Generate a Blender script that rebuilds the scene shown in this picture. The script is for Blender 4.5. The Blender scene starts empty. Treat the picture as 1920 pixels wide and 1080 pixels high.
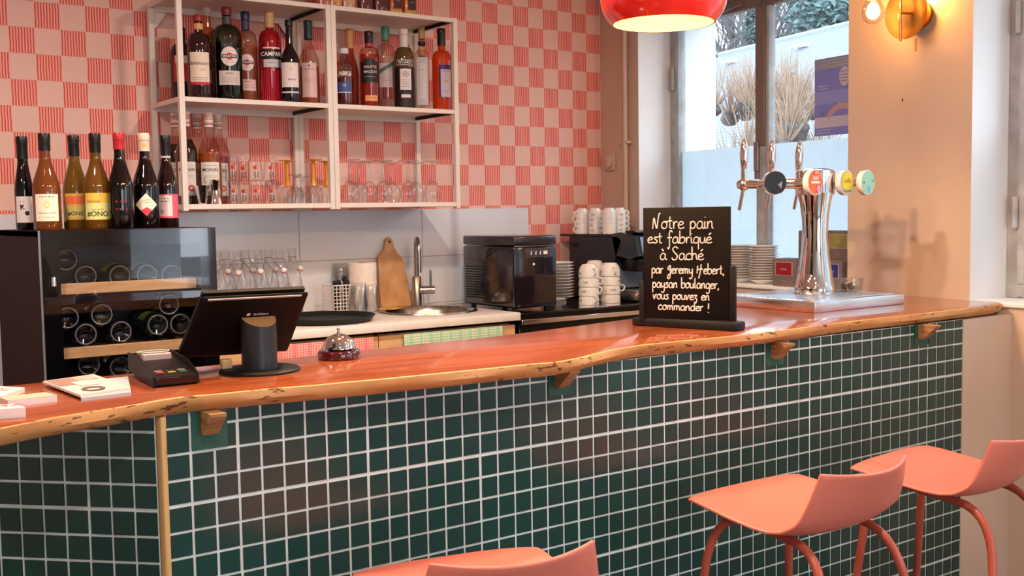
import bpy, bmesh, math, random
from mathutils import Vector, Matrix
random.seed(7)
S = bpy.context.scene
COL = S.collection
PI = math.pi
ORD = ('lowest', 'second', 'third', 'fourth', 'fifth', 'sixth', 'seventh', 'eighth', 'ninth', 'tenth', 'eleventh', 'twelfth', 'thirteenth', 'topmost')
# ------------------------------------------------------------------ camera
F_PX, YAW, PITCH, ROLL, EYE = 2026.5, math.radians(35.177), math.radians(3.974), math.radians(-0.8896), 1.43
FW = Vector((math.sin(YAW)*math.cos(PITCH), math.cos(YAW)*math.cos(PITCH), -math.sin(PITCH)))
_r = Vector((math.cos(YAW), -math.sin(YAW), 0)); _u = _r.cross(FW)
RT = _r*math.cos(ROLL)+_u*math.sin(ROLL); UP = -_r*math.sin(ROLL)+_u*math.cos(ROLL)
cd = bpy.data.cameras.new('camera'); cam = bpy.data.objects.new('camera', cd); COL.objects.link(cam)
m4 = Matrix((( RT.x, UP.x, -FW.x, 0), (RT.y, UP.y, -FW.y, 0), (RT.z, UP.z, -FW.z, EYE), (0, 0, 0, 1)))
cam.matrix_world = m4
cd.sensor_width = 36; cd.lens = F_PX*36/1920; cd.clip_start = 0.05; cd.clip_end = 300
S.camera = cam
# ------------------------------------------------------------------ world, exposure
w = bpy.data.worlds.new('overcast_sky'); S.world = w; w.use_nodes = True
nt = w.node_tree; bg = nt.nodes['Background']; bg.inputs['Color'].default_value = (0.80, 0.90, 1.0, 1); bg.inputs['Strength'].default_value = 4.4
S.view_settings.view_transform = 'Standard'; S.view_settings.look = 'None'
S.view_settings.gamma = 1; S.view_settings.use_curve_mapping = False
S.view_settings.exposure = 0.42
cy = S.cycles
cy.max_bounces = 9; cy.diffuse_bounces = 4; cy.glossy_bounces = 4; cy.transmission_bounces = 6; cy.transparent_max_bounces = 24
cy.caustics_reflective = False; cy.caustics_refractive = False; cy.sample_clamp_indirect = 6
def lamp(name, kind, loc, energy, color, size=.05, rot=None, **k):
    l = bpy.data.lights.new(name, kind); l.energy = energy; l.color = color
    if kind == 'AREA':
        l.shape = 'RECTANGLE'; l.size = size; l.size_y = k.get('size_y', size)
        if k.get('portal'): l.cycles.is_portal = True
    elif kind == 'SUN': l.angle = size
    else: l.shadow_soft_size = size
    o = bpy.data.objects.new(name, l); COL.objects.link(o); o.location = loc
    if rot: o.rotation_euler = rot
    return o
# ------------------------------------------------------------------ helpers: pixels of the photo to points of the place
def ray(x, y): return FW+RT*((x-960)/F_PX)-UP*((y-540)/F_PX)
def atY(x, y, Y): d = ray(x, y); p = d*(Y/d.y); p.z += EYE; return p
def atX(x, y, X): d = ray(x, y); p = d*(X/d.x); p.z += EYE; return p
def atZ(x, y, z): d = ray(x, y); p = d*((z-EYE)/d.z); p.z = z; return p
def pxm(p): return F_PX/(Vector(p)-Vector((0, 0, EYE))).dot(FW)      # pixels per metre at a point
# window wall frame: s along the wall towards the room's front, d outwards
WC = Vector((3.67, 4.38)); WT = Vector((-.083, -1)).normalized(); WN = Vector((-WT.y, WT.x))
def PW(s, d, z): p = WC+WT*s+WN*d; return Vector((p.x, p.y, z))
WANG = math.atan2(WT.y, WT.x)
# ------------------------------------------------------------------ materials
MT = {}
def lin(c):
    return tuple((v/12.92 if v <= .04045 else ((v+.055)/1.055)**2.4) for v in c)
def rgb(r, g, b): return lin((r/255, g/255, b/255))
def mat(name, col=(.8, .8, .8), rough=.5, metal=0, coat=0, spec=.5, emit=None, es=0, trans=0, ior=1.45, alpha=1):
    if name in MT: return MT[name]
    m = bpy.data.materials.new(name); m.use_nodes = True; MT[name] = m
    p = m.node_tree.nodes['Principled BSDF']
    p.inputs['Base Color'].default_value = (*col[:3], 1); p.inputs['Roughness'].default_value = rough
    p.inputs['Metallic'].default_value = metal; p.inputs['Coat Weight'].default_value = coat; p.inputs['Coat Roughness'].default_value = .06
    p.inputs['Specular IOR Level'].default_value = spec; p.inputs['IOR'].default_value = ior
    p.inputs['Transmission Weight'].default_value = trans
    if emit: p.inputs['Emission Color'].default_value = (*emit, 1); p.inputs['Emission Strength'].default_value = es
    return m
def noisy(name, c1, c2, scale=8, rough=.5, bump=0, stretch=(1, 1, 1), coat=0, detail=4, metal=0, lo=.35, hi=.65, spec=.5, rv=0):
    """procedural two-tone material"""
    if name in MT: return MT[name]
    m = mat(name, c1, rough, metal, coat, spec); t = m.node_tree; N = t.nodes; L = t.links; p = N['Principled BSDF']
    tc = N.new('ShaderNodeTexCoord'); mp = N.new('ShaderNodeMapping'); mp.inputs['Scale'].default_value = stretch
    nz = N.new('ShaderNodeTexNoise'); nz.inputs['Scale'].default_value = scale; nz.inputs['Detail'].default_value = detail
    cr = N.new('ShaderNodeValToRGB'); cr.color_ramp.elements[0].position = lo; cr.color_ramp.elements[1].position = hi
    cr.color_ramp.elements[0].color = (*c1, 1); cr.color_ramp.elements[1].color = (*c2, 1)
    L.new(tc.outputs['Object'], mp.inputs[0]); L.new(mp.outputs[0], nz.inputs['Vector']); L.new(nz.outputs['Fac'], cr.inputs[0]); L.new(cr.outputs[0], p.inputs['Base Color'])
    if bump:
        b = N.new('ShaderNodeBump'); b.inputs['Strength'].default_value = bump; b.inputs['Distance'].default_value = .004
        L.new(nz.outputs['Fac'], b.inputs['Height']); L.new(b.outputs[0], p.inputs['Normal'])
    if rv:
        mr = N.new('ShaderNodeMapRange'); mr.inputs['To Min'].default_value = rough-rv; mr.inputs['To Max'].default_value = rough+rv
        L.new(nz.outputs['Fac'], mr.inputs[0]); L.new(mr.outputs[0], p.inputs['Roughness'])
    return m
def glass(name, tint=(.97, .98, .98), k=1.0, rough=.02, ior=1.5, base=0, edge=.6):
    """thin clear glass: tinted transparency plus Fresnel reflection"""
    if name in MT: return MT[name]
    m = bpy.data.materials.new(name); m.use_nodes = True; MT[name] = m
    t = m.node_tree; N = t.nodes; L = t.links; N.remove(N['Principled BSDF']); out = N['Material Output']
    tr = N.new('ShaderNodeBsdfTransparent'); tr.inputs[0].default_value = (*tint, 1)
    gl = N.new('ShaderNodeBsdfGlossy'); gl.inputs['Roughness'].default_value = rough
    fr = N.new('ShaderNodeLayerWeight'); fr.inputs[0].default_value = .5
    p5 = N.new('ShaderNodeMath'); p5.operation = 'POWER'; p5.inputs[1].default_value = 4.0; L.new(fr.outputs['Facing'], p5.inputs[0])
    mu = N.new('ShaderNodeMath'); mu.operation = 'MULTIPLY_ADD'; mu.inputs[1].default_value = .85*k; mu.inputs[2].default_value = .05*k+base; mu.use_clamp = True
    p3 = N.new('ShaderNodeMath'); p3.operation = 'POWER'; p3.inputs[1].default_value = 2.6; L.new(fr.outputs['Facing'], p3.inputs[0])
    cx = N.new('ShaderNodeMix'); cx.data_type = 'RGBA'; cx.inputs[6].default_value = (*tint, 1); cx.inputs[7].default_value = (*[v*edge for v in tint], 1); L.new(p3.outputs[0], cx.inputs[0]); L.new(cx.outputs[2], tr.inputs[0])
    mx = N.new('ShaderNodeMixShader'); L.new(p5.outputs[0], mu.inputs[0]); L.new(mu.outputs[0], mx.inputs[0])
    L.new(tr.outputs[0], mx.inputs[1]); L.new(gl.outputs[0], mx.inputs[2]); L.new(mx.outputs[0], out.inputs[0])
    return m
class G:
    """tiny expression builder for shader maths"""
    def __init__(s, m): s.N = m.node_tree.nodes; s.L = m.node_tree.links
    def op(s, o, a, b=None, c=None):
        n = s.N.new('ShaderNodeMath'); n.operation = o
        for i, v in enumerate((a, b, c)):
            if v is None: continue
            if isinstance(v, (int, float)): n.inputs[i].default_value = v
            else: s.L.new(v, n.inputs[i])
        return n.outputs[0]
    def mix(s, f, a, b):
        n = s.N.new('ShaderNodeMix'); n.data_type = 'RGBA'
        for i, v in ((0, f), (6, a), (7, b)):
            if isinstance(v, tuple): n.inputs[i].default_value = (*v[:3], 1)
            elif isinstance(v, (int, float)): n.inputs[i].default_value = v
            else: s.L.new(v, n.inputs[i])
        return n.outputs[2]
# ------------------------------------------------------------------ mesh builder
class B:
    def __init__(s): s.b = bmesh.new(); s.mi = 0
    def _new(s, verts):
        for f in {f for v in verts for f in v.link_faces}: f.material_index = s.mi
    def box(s, c, d, bev=0, rz=0, seg=2, M=None):
        r = bmesh.ops.create_cube(s.b, size=1); vs = r['verts']
        T = Matrix.Translation(Vector(c))@Matrix.Rotation(rz, 4, 'Z')@Matrix.Diagonal((*d, 1))
        if M: T = M@Matrix.Translation(Vector(c))@Matrix.Rotation(rz, 4, 'Z')@Matrix.Diagonal((*d, 1))
        bmesh.ops.transform(s.b, matrix=T, verts=vs)
        if bev:
            es = list({e for v in vs for e in v.link_edges})
            r = bmesh.ops.bevel(s.b, geom=es, offset=bev, segments=seg, profile=.5, affect='EDGES')
            for f in r['faces']: f.material_index = s.mi
            vs = list({v for f in r['faces'] for v in f.verts})
        s._new(vs); return s
    def bx(s, a, b, bev=0, seg=2):
        a = Vector(a); b = Vector(b); return s.box((a+b)/2, (abs(b.x-a.x), abs(b.y-a.y), abs(b.z-a.z)), bev, 0, seg)
    def lathe(s, prof, n=24, M=None, cap=True, arc=2*PI, sx=1, sy=1):
        rings = []
        full = abs(arc-2*PI) < 1e-6
        for r, z in prof:
            if r < 1e-6: rings.append([s.b.verts.new((0, 0, z))]); continue
            rings.append([s.b.verts.new((r*sx*math.cos(arc*i/n), r*sy*math.sin(arc*i/n), z)) for i in range(n if full else n+1)])
        allv = [v for R in rings for v in R]
        for R0, R1 in zip(rings, rings[1:]):
            m = n if full else n
            for i in range(m):
                j = (i+1) % n if full else i+1
                a = [R0[0]] if len(R0) == 1 else [R0[i], R0[j]]
                c = [R1[0]] if len(R1) == 1 else [R1[j], R1[i]]
                if len(a)+len(c) >= 3:
                    try: s.b.faces.new(a+c)
                    except ValueError: pass
        if cap and full:
            if len(rings[0]) > 2: s.b.faces.new(rings[0][::-1])
            if len(rings[-1]) > 2: s.b.faces.new(rings[-1])
        if M: bmesh.ops.transform(s.b, matrix=M, verts=allv)
        s._new(allv); return s
    def cyl(s, p0, p1, r, r2=None, n=16):
        p0 = Vector(p0); p1 = Vector(p1); d = p1-p0; q = d.to_track_quat('Z', 'Y').to_matrix().to_4x4()
        return s.lathe([(r, 0), (r if r2 is None else r2, d.length)], n, Matrix.Translation(p0)@q)
    def tube(s, pts, r, n=8, closed=False):
        pts = [Vector(p) for p in pts]; m = len(pts); rings = []
        rr = r if hasattr(r, '__len__') else [r]*m
        up = None
        for i, p in enumerate(pts):
            a = pts[i-1] if (i or closed) else p; c = pts[(i+1) % m] if (i < m-1 or closed) else p
            t = (c-a).normalized() if (c-a).length > 1e-9 else Vector((0, 0, 1))
            if up is None: up = t.orthogonal().normalized()
            else:
                up = up-t*up.dot(t); up = up.normalized() if up.length > 1e-6 else t.orthogonal().normalized()
            sd = t.cross(up)
            rings.append([s.b.verts.new(p+(up*math.cos(2*PI*k/n)+sd*math.sin(2*PI*k/n))*rr[i]) for k in range(n)])
        seq = list(zip(rings, rings[1:]))+([(rings[-1], rings[0])] if closed else [])
        for R0, R1 in seq:
            for k in range(n): s.b.faces.new((R0[k], R0[(k+1) % n], R1[(k+1) % n], R1[k]))
        if not closed: s.b.faces.new(rings[0][::-1]); s.b.faces.new(rings[-1])
        s._new([v for R in rings for v in R]); return s
    def prism(s, pts, z0, z1, M=None):
        """outline in xy pulled from z0 to z1"""
        lo = [s.b.verts.new((p[0], p[1], z0)) for p in pts]; hi = [s.b.verts.new((p[0], p[1], z1)) for p in pts]; n = len(pts)
        s.b.faces.new(lo[::-1]); s.b.faces.new(hi)
        for i in range(n): s.b.faces.new((lo[i], lo[(i+1) % n], hi[(i+1) % n], hi[i]))
        if M: bmesh.ops.transform(s.b, matrix=M, verts=lo+hi)
        s._new(lo+hi); return s
    def face(s, pts):
        vs = [s.b.verts.new(p) for p in pts]; f = s.b.faces.new(vs); f.material_index = s.mi; return s
    def hull(s, pts):
        vs = [s.b.verts.new(p) for p in pts]; bmesh.ops.convex_hull(s.b, input=vs); s._new([v for v in vs if v.is_valid]); return s
    def grid(s, fn, nu, nv):
        g = [[s.b.verts.new(fn(i/nu, j/nv)) for i in range(nu+1)] for j in range(nv+1)]
        for j in range(nv):
            for i in range(nu): s.b.faces.new((g[j][i], g[j][i+1], g[j+1][i+1], g[j+1][i]))
        s._new([v for R in g for v in R]); return s
    def sphere(s, c, r, n=16, sc=(1, 1, 1)):
        q = bmesh.ops.create_uvsphere(s.b, u_segments=n, v_segments=max(6, n//2), radius=r)
        bmesh.ops.transform(s.b, matrix=Matrix.Translation(Vector(c))@Matrix.Diagonal((*sc, 1)), verts=q['verts']); s._new(q['verts']); return s
    def raw(s, verts, faces):
        vs = [s.b.verts.new(v) for v in verts]
        for f in faces:
            try: s.b.faces.new([vs[i] for i in f]).material_index = s.mi
            except ValueError: pass
        return s
    def mesh(s, name, mats, smooth=40):
        me = bpy.data.meshes.new(name); bmesh.ops.recalc_face_normals(s.b, faces=s.b.faces) if s.fixn else None
        s.b.to_mesh(me); s.b.free()
        for m in (mats if isinstance(mats, (list, tuple)) else [mats]): me.materials.append(m)
        if smooth:
            me.polygons.foreach_set('use_smooth', [True]*len(me.polygons)); me.set_sharp_from_angle(angle=math.radians(smooth))
        return me
    fixn = True
    def obj(s, name, mats, parent=None, smooth=40, fixn=True):
        s.fixn = fixn
        o = bpy.data.objects.new(name, s.mesh(name, mats, smooth)); COL.objects.link(o)
        if parent: o.parent = parent
        return o
def tag(o, label=None, cat=None, group=None, kind=None):
    if label: o['label'] = label
    if cat: o['category'] = cat
    if group: o['group'] = group
    if kind: o['kind'] = kind
    return o
def thing(name, label, cat, loc=(0, 0, 0), rz=0, group=None):
    o = bpy.data.objects.new(name, None); COL.objects.link(o); o.location = loc; o.rotation_euler = (0, 0, rz); o.empty_display_size = .05
    return tag(o, label, cat, group)
def kids(o): return [c for c in bpy.data.objects if c.parent == o]
def dup(root, loc, rz=None, label=None, group=None):
    r = root.copy(); COL.objects.link(r); r.location = loc
    if rz is not None: r.rotation_euler = (0, 0, rz)
    if label: r['label'] = label
    if group: r['group'] = group
    for ch in kids(root):
        c = ch.copy(); COL.objects.link(c); c.parent = r
        for g in kids(ch):
            d = g.copy(); COL.objects.link(d); d.parent = c
    return r
# ---- lettering
_tc = {}
def text2d(s, size, bold=0, narrow=1):
    k = (s, bold)
    if k not in _tc:
        cu = bpy.data.curves.new('t', 'FONT'); cu.body = s; cu.size = 1; cu.align_x = 'CENTER'; cu.align_y = 'CENTER'; cu.offset = bold; cu.resolution_u = 3
        o = bpy.data.objects.new('t', cu); COL.objects.link(o)
        dg = bpy.context.evaluated_depsgraph_get(); me = bpy.data.meshes.new_from_object(o.evaluated_get(dg))
        _tc[k] = ([v.co.copy() for v in me.vertices], [tuple(p.vertices) for p in me.polygons])
        bpy.data.objects.remove(o); bpy.data.curves.remove(cu); bpy.data.meshes.remove(me)
    vs, fs = _tc[k]
    return [(v.x*size*narrow, v.y*size) for v in vs], fs
def wrap(v2, r, z0, a0=0):
    """flat design (x, z) wrapped on a cylinder facing -Y"""
    return [(r*math.sin(x/r+a0), -r*math.cos(x/r+a0), z+z0) for x, z in v2]
# ------------------------------------------------------------------ materials of the place
def wallpaper():
    m = mat('striped_check_wallpaper', rough=.75); g = G(m); N = g.N; L = g.L
    geo = N.new('ShaderNodeNewGeometry'); sp = N.new('ShaderNodeSeparateXYZ'); L.new(geo.outputs['Position'], sp.inputs[0])
    X = sp.outputs[0]; Z = sp.outputs[2]
    u = g.op('DIVIDE', g.op('SUBTRACT', X, .8256), .09171); v = g.op('DIVIDE', g.op('SUBTRACT', 2.247, Z), .0974)
    par = g.op('ABSOLUTE', g.op('MODULO', g.op('ADD', g.op('FLOOR', u), g.op('FLOOR', v)), 2))
    nz = N.new('ShaderNodeTexNoise'); nz.inputs['Scale'].default_value = 26; L.new(geo.outputs['Position'], nz.inputs[0])
    w = g.op('MULTIPLY', g.op('SUBTRACT', nz.outputs[0], .5), .55)
    ph = g.op('FRACT', g.op('ADD', g.op('MULTIPLY', u, 9), w))
    stripe = g.op('LESS_THAN', g.op('ABSOLUTE', g.op('SUBTRACT', ph, .5)), .25)
    fac = g.op('MULTIPLY', stripe, par)
    c0 = g.mix(par, rgb(240, 195, 180), rgb(248, 178, 162)); c = g.mix(fac, c0, rgb(226, 86, 76))
    L.new(c, N['Principled BSDF'].inputs['Base Color']); return m
M_paper = wallpaper()
M_cream = noisy('cream_wall_paint', rgb(214, 190, 170), rgb(205, 180, 160), 3, .8, .15, lo=.3, hi=.7)
M_white = noisy('white_reveal_paint', rgb(246, 247, 249), rgb(240, 242, 245), 4, .6, .1)
M_ceil = mat('ceiling_paint', rgb(235, 225, 215), .9)
M_floor = noisy('grey_floor', rgb(120, 112, 104), rgb(100, 92, 86), 5, .45)
M_taupe = mat('taupe_window_frame', rgb(128, 112, 104), .35)
M_grey = noisy('grey_window_paint', rgb(185, 188, 190), rgb(160, 160, 160), 14, .5)
M_shelf = mat('cream_powder_coated_steel', rgb(232, 218, 206), .42)
M_wtile = mat('white_wall_tile', rgb(226, 226, 232), .16, spec=.5)
M_grout2 = mat('pinkish_grout', rgb(205, 175, 160), .8)
M_black = mat('black_plastic', (.006, .005, .006), .28)
M_blackm = mat('matt_black', (.009, .008, .009), .55, spec=.3)
M_blkgl = mat('black_glossy_panel', (.004, .004, .006), .06, coat=1)
M_chrome = mat('chrome', (.86, .85, .84), .045, 1)
M_steel = noisy('brushed_steel', rgb(186, 176, 168), rgb(160, 150, 142), 60, .28, 0, (1, 1, .05), metal=1)
M_brass = mat('brass', rgb(206, 150, 82), .28, 1)
M_ceram = mat('white_glazed_ceramic', rgb(236, 232, 228), .12, coat=.5)
M_paperw = mat('white_paper', rgb(236, 226, 222), .8)
M_ink = mat('dark_ink', rgb(40, 34, 36), .7)
M_glass = glass('clear_glass')
M_glassh = glass('clear_thick_glass', (.96, .965, .965), 1.35, base=.02, edge=.72)
M_pane = glass('window_glass', (.96, .98, .98), .9, edge=.95)
M_wood = noisy('pale_maple', rgb(222, 182, 134), rgb(206, 160, 112), 9, .5, 0, (1, 1, 12))
M_beech = noisy('beech_board', rgb(210, 160, 110), rgb(186, 134, 86), 14, .5, 0, (1, 1, .18))
# ------------------------------------------------------------------ daylight openings (sampled as portals) and sun-less sky
lamp('portal_window', 'AREA', PW(1.0, .30, 1.73), 1, (1, 1, 1), 1.34, (PI/2, 0, WANG+PI), size_y=1.25, portal=True)
lamp('portal_second_window', 'AREA', PW(2.89, .30, 1.73), 1, (1, 1, 1), 1.3, (PI/2, 0, WANG+PI), size_y=1.25, portal=True)
lamp('portal_added_opening', 'AREA', PW(5.05, .45, 1.55), 1, (1, 1, 1), 1.65, (PI/2, 0, WANG+PI), size_y=1.65, portal=True)  # unseen opening added to throw daylight on the bar front
lamp('portal_side_window', 'AREA', PW(7.32, .45, 1.58), 1, (1, 1, 1), 1.7, (PI/2, 0, WANG+PI), size_y=1.4, portal=True)
lamp('portal_front_fill', 'AREA', (.6, -4.42, 1.3), 1, (1, 1, 1), 2.6, (PI/2, 0, 0), size_y=2.3, portal=True)  # unseen front opening, sized for the fill light it lets in
# ------------------------------------------------------------------ the room
CEIL = 2.512; XL = -2.6; YF = -4.4; YB = 4.38
def struct(name, b, m, parent=None, **k):
    o = b.obj(name, m, parent, **k)
    if not parent: o['kind'] = 'structure'
    return o
xr0 = PW(8.78, 0, 0)
struct('floor', B().prism([(XL, YF), (xr0.x+.5, YF), (WC.x+.5, YB), (XL, YB)], -.05, 0), M_floor, smooth=0)
struct('ceiling', B().prism([(XL, YF), (xr0.x+.5, YF), (WC.x+.6, YB+.2), (XL, YB+.2)], CEIL, CEIL+.08), M_ceil, smooth=0)
struct('wall_back', B().bx((XL, YB, 0), (WC.x, YB+.2, CEIL)), M_paper, smooth=0)
struct('wall_left', B().bx((XL-.1, YF, 0), (XL, YB+.2, CEIL)), M_cream, smooth=0)
b = B()
for a, c in (((XL, 0), (-.7, CEIL)), ((-.7, 0), (1.9, .15)), ((-.7, 2.45), (1.9, CEIL)), ((1.9, 0), (xr0.x+.3, CEIL)), ((.15, .15), (.21, 2.45)), ((1.0, .15), (1.06, 2.45))):  # gap left in the unseen wall as a daylight fill opening
    b.bx((a[0], YF-.2, a[1]), (c[0], YF, c[1]))
struct('wall_front', b, M_cream, smooth=0)
# window wall: boxes in (s, d, z); faces on the room side cream, reveals white
def wbox(b, s0, s1, d0, d1, z0, z1, bev=0):
    c = PW((s0+s1)/2, (d0+d1)/2, (z0+z1)/2); b.box(c, (abs(s1-s0), abs(d1-d0), abs(z1-z0)), bev, WANG); return b
THK = .50; ZS = 1.085; ZH = 2.43
W1 = (.326, 1.671); W2 = (2.225, 3.55)
b = B()
for s0, s1, z0, z1 in ((-.6, W1[0], 0, CEIL+.05), (W1[0], W1[1], 0, ZS), (W1[0], W1[1], ZH, CEIL+.05), (W1[1], W2[0], 0, CEIL+.05), (W2[0], W2[1], 0, ZS), (W2[0], W2[1], ZH, CEIL+.05), (W2[1], 4.2, 0, CEIL+.05), (6.45, 8.2, 0, .86), (6.45, 8.2, 2.3, CEIL+.05), (4.2, 5.9, 0, .7), (4.2, 5.9, 2.4, CEIL+.05), (5.9, 6.45, 0, CEIL+.05), (8.2, 9.0, 0, CEIL+.05)):  # the middle opening is added for light on the bar tiles
    wbox(b, s0, s1, 0, THK, z0, z1)
wr = struct('wall_right', b, [M_cream, M_white], smooth=0)
for f in wr.data.polygons:      # faces that turn away from the room (the reveals) are painted white
    n = f.normal; dn = n.x*WN.x+n.y*WN.y
    if dn > -.5: f.material_index = 1
# masonry nib closing the gap between bar front and window wall
nb = PW(2.42, 0, 0)
struct('trim_1', B().prism([(3.19, 1.999), (PW(2.395, 0, 0).x, 1.999), (PW(2.1, .02, 0).x, 2.25), (3.19, 2.25)], 0, 1.062), M_cream, smooth=0)
# splashback tiles
b = B()
xs = [.10+.6178*k for k in range(-1, 6)]
xs = [1.955+.6175*k for k in range(-6, 3)]
for xa, xb in zip(xs, xs[1:]):
    for za, zb in ((.79, 1.010), (1.013, 1.2315), (1.2345, 1.4535)):
        b.bx((xa+.0015, YB-.009, za), (xb-.0015, YB-.001, zb), .0012, 1)
sp = struct('trim_2', b, M_wtile)
struct('grout', B().bx((xs[0], YB-.006, .79), (xs[-1]-.0015, YB, 1.4525)), M_grout2, sp)
# window sills
for k, W in enumerate((W1, W2)):
    b = B(); wbox(b, W[0]-(.0 if k == 0 else .02), W[1]+(.0 if k == 0 else .02), -.012, .24, ZS, 1.10, .004)
    struct('trim_%d' % (k+3), b, M_white)
# window joinery
def window(idx, W, film):
    s0, s1 = W; root = thing('window_%d' % idx, None, None, PW((s0+s1)/2, .22, 1.1)); root['kind'] = 'structure'
    inv = Matrix.Translation(-Vector(root.location))
    def part(name, b, m, par=root, **k):
        bmesh.ops.transform(b.b, matrix=inv, verts=b.b.verts); return b.obj(name, m, par, **k)
    b = B(); D0, D1 = .20, .26
    wbox(b, s0, s0+.05, D0, D1, 1.1, ZH, .004); wbox(b, s1-.05, s1, D0, D1, 1.1, ZH, .004)
    part('outer_frame', b, M_grey)
    b = B(); wbox(b, s0, s1, D0, D1, 2.385, ZH, .004); part('head_frame', b, M_taupe)
    mid = (s0+s1)/2
    for c0, c1 in ((s0+.05, mid-.012), (mid+.012, s1-.05)):
        b = B(); e = .028; A, Z = D0-.012, D0+.03
        wbox(b, c0, c1, A, Z, 1.105, 1.15, .004); wbox(b, c0, c0+e, A, Z, 1.15, 2.34, .004); wbox(b, c1-e, c1, A, Z, 1.15, 2.34, .004)
        f = part('casement', b, M_grey)
        b = B(); wbox(b, c0, c1, A-.004, Z, 2.34, 2.386, .004); part('top_rail', b, M_taupe, f)
        b = B(); wbox(b, c0+e, c1-e, D0+.008, D0+.012, 1.15, 2.34); part('pane', b, M_pane, f, smooth=0)
        if film:
            b = B(); wbox(b, c0+e, c1-e, D0+.0125, D0+.0135, 1.15, 1.722); part('frosted_film', b, M_film, f, smooth=0)
    b = B(); wbox(b, mid-.035, mid+.022, D0-.024, D0-.004, 1.715, 2.34, .004); part('meeting_stile', b, M_taupe)
    b = B(); wbox(b, mid-.03, mid+.02, D0-.02, D0-.004, 1.1, 1.715, .004); part('meeting_stile', b, M_grey)
    b = B(); wbox(b, mid-.030, mid-.006, D0-.04, D0-.018, 1.60, 1.735, .004); wbox(b, mid-.028, mid-.01, D0-.036, D0-.018, 1.55, 1.60, .003)
    part('window_latch', b, M_steel)
    b = B()
    for z in (2.03, 1.35): b.cyl(PW(s0+.045, D0-.018, z), PW(s0+.045, D0-.018, z+.11), .010)
    part('hinge', b, M_grey)
    b = B(); b.tube([PW(s0+.44, D0-.012, 2.352), PW(s0+.44, D0-.035, 2.352), PW(s0+.56, D0-.035, 2.366), PW(s0+.56, D0-.012, 2.366)], .006)
    part('stay', b, M_taupe)
    return root
M_film = bpy.data.materials.new('frosted_window_film'); M_film.use_nodes = True
t = M_film.node_tree; N = t.nodes; L = t.links; N.remove(N['Principled BSDF'])
tl = N.new('ShaderNodeBsdfTranslucent'); tl.inputs[0].default_value = (.70, .76, .80, 1); tr = N.new('ShaderNodeBsdfTransparent'); df = N.new('ShaderNodeBsdfDiffuse'); df.inputs[0].default_value = (.6, .65, .7, 1)
tc = N.new('ShaderNodeNewGeometry'); nz = N.new('ShaderNodeTexNoise'); nz.inputs['Scale'].default_value = 90; L.new(tc.outputs['Position'], nz.inputs[0])
mr = N.new('ShaderNodeMapRange'); mr.inputs['From Min'].default_value = .35; mr.inputs['From Max'].default_value = .65; mr.inputs['To Min'].default_value = .02; mr.inputs['To Max'].default_value = .08
a1 = N.new('ShaderNodeMixShader'); a2 = N.new('ShaderNodeMixShader'); a1.inputs[0].default_value = .25
L.new(nz.outputs[0], mr.inputs[0]); L.new(tl.outputs[0], a1.inputs[1]); L.new(df.outputs[0], a1.inputs[2]); L.new(mr.outputs[0], a2.inputs[0]); L.new(a1.outputs[0], a2.inputs[1]); L.new(tr.outputs[0], a2.inputs[2]); L.new(a2.outputs[0], N['Material Output'].inputs[0])
window(1, W1, True); window(2, W2, True)
# poster stuck inside the right-hand pane
def flat(name, s, d, z, w_, h_, m, par, dz=0):
    b = B(); b.box((s, d, z), (w_, .001, h_)); return b.obj(name, m, par, smooth=0)
po = thing('poster', 'blue and lilac poster stuck on the window pane beside the orange-lit pillar', 'poster', PW(1.44, .198, 1.73), WANG)
pm = [mat('poster_violet', rgb(150, 150, 205), .6), mat('poster_blue', rgb(180, 190, 245), .6), mat('poster_white', rgb(232, 230, 238), .6), mat('poster_skin', rgb(232, 196, 200), .6), mat('poster_grey', rgb(180, 190, 212), .6)]  # tones lightened for daylight shining through the paper
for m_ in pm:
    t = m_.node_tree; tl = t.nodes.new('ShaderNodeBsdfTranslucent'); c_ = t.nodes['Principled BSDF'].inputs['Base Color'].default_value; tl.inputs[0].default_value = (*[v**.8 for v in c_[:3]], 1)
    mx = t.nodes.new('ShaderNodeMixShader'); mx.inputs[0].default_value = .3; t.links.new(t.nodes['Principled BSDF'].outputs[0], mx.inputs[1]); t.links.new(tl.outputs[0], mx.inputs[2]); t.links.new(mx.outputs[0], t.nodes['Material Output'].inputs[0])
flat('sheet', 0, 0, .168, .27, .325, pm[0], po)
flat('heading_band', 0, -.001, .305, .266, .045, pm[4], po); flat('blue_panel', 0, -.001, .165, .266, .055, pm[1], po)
b = B(); b.mi = 0
b.tube([(.02-.075*math.cos(PI*i/10), -.001, .075+.05*math.sin(PI*i/10)) for i in range(11)], .014, 6); b.sphere((-.09, 0, .09), .018, 8, (1, .1, 1)); b.tube([(-.02, -.001, .11), (.0, -.001, .13), (.04, -.001, .12)], .01, 6)
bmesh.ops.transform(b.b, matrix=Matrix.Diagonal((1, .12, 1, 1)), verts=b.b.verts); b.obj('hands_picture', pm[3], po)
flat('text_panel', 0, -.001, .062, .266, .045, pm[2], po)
b = B(); b.lathe([(.034, 0), (.034, .001)], 20, Matrix.Translation((.03, -.001, .245))@Matrix.Rotation(PI/2, 4, 'X')@Matrix.Diagonal((.8, 1.2, 1, 1)))
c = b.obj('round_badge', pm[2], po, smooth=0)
b = B()
for k in range(4): b.box((.03, -.0022, .265-.013*k), (.04, .0004, .003))
b.obj('badge_lines', pm[0], c, smooth=0)
b = B()
for k in range(3): b.box((-.09, -.001, .215-.012*k), (.06-.01*k, .0008, .003)); b.box((-.08, -.001, .03-.012*k+.0), (.08, .0008, .003))
for k in range(3): b.box((.0, -.001, .318-.012*k), (.2, .003, .003))
b.obj('small_print', pm[2], po, smooth=0)
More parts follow.
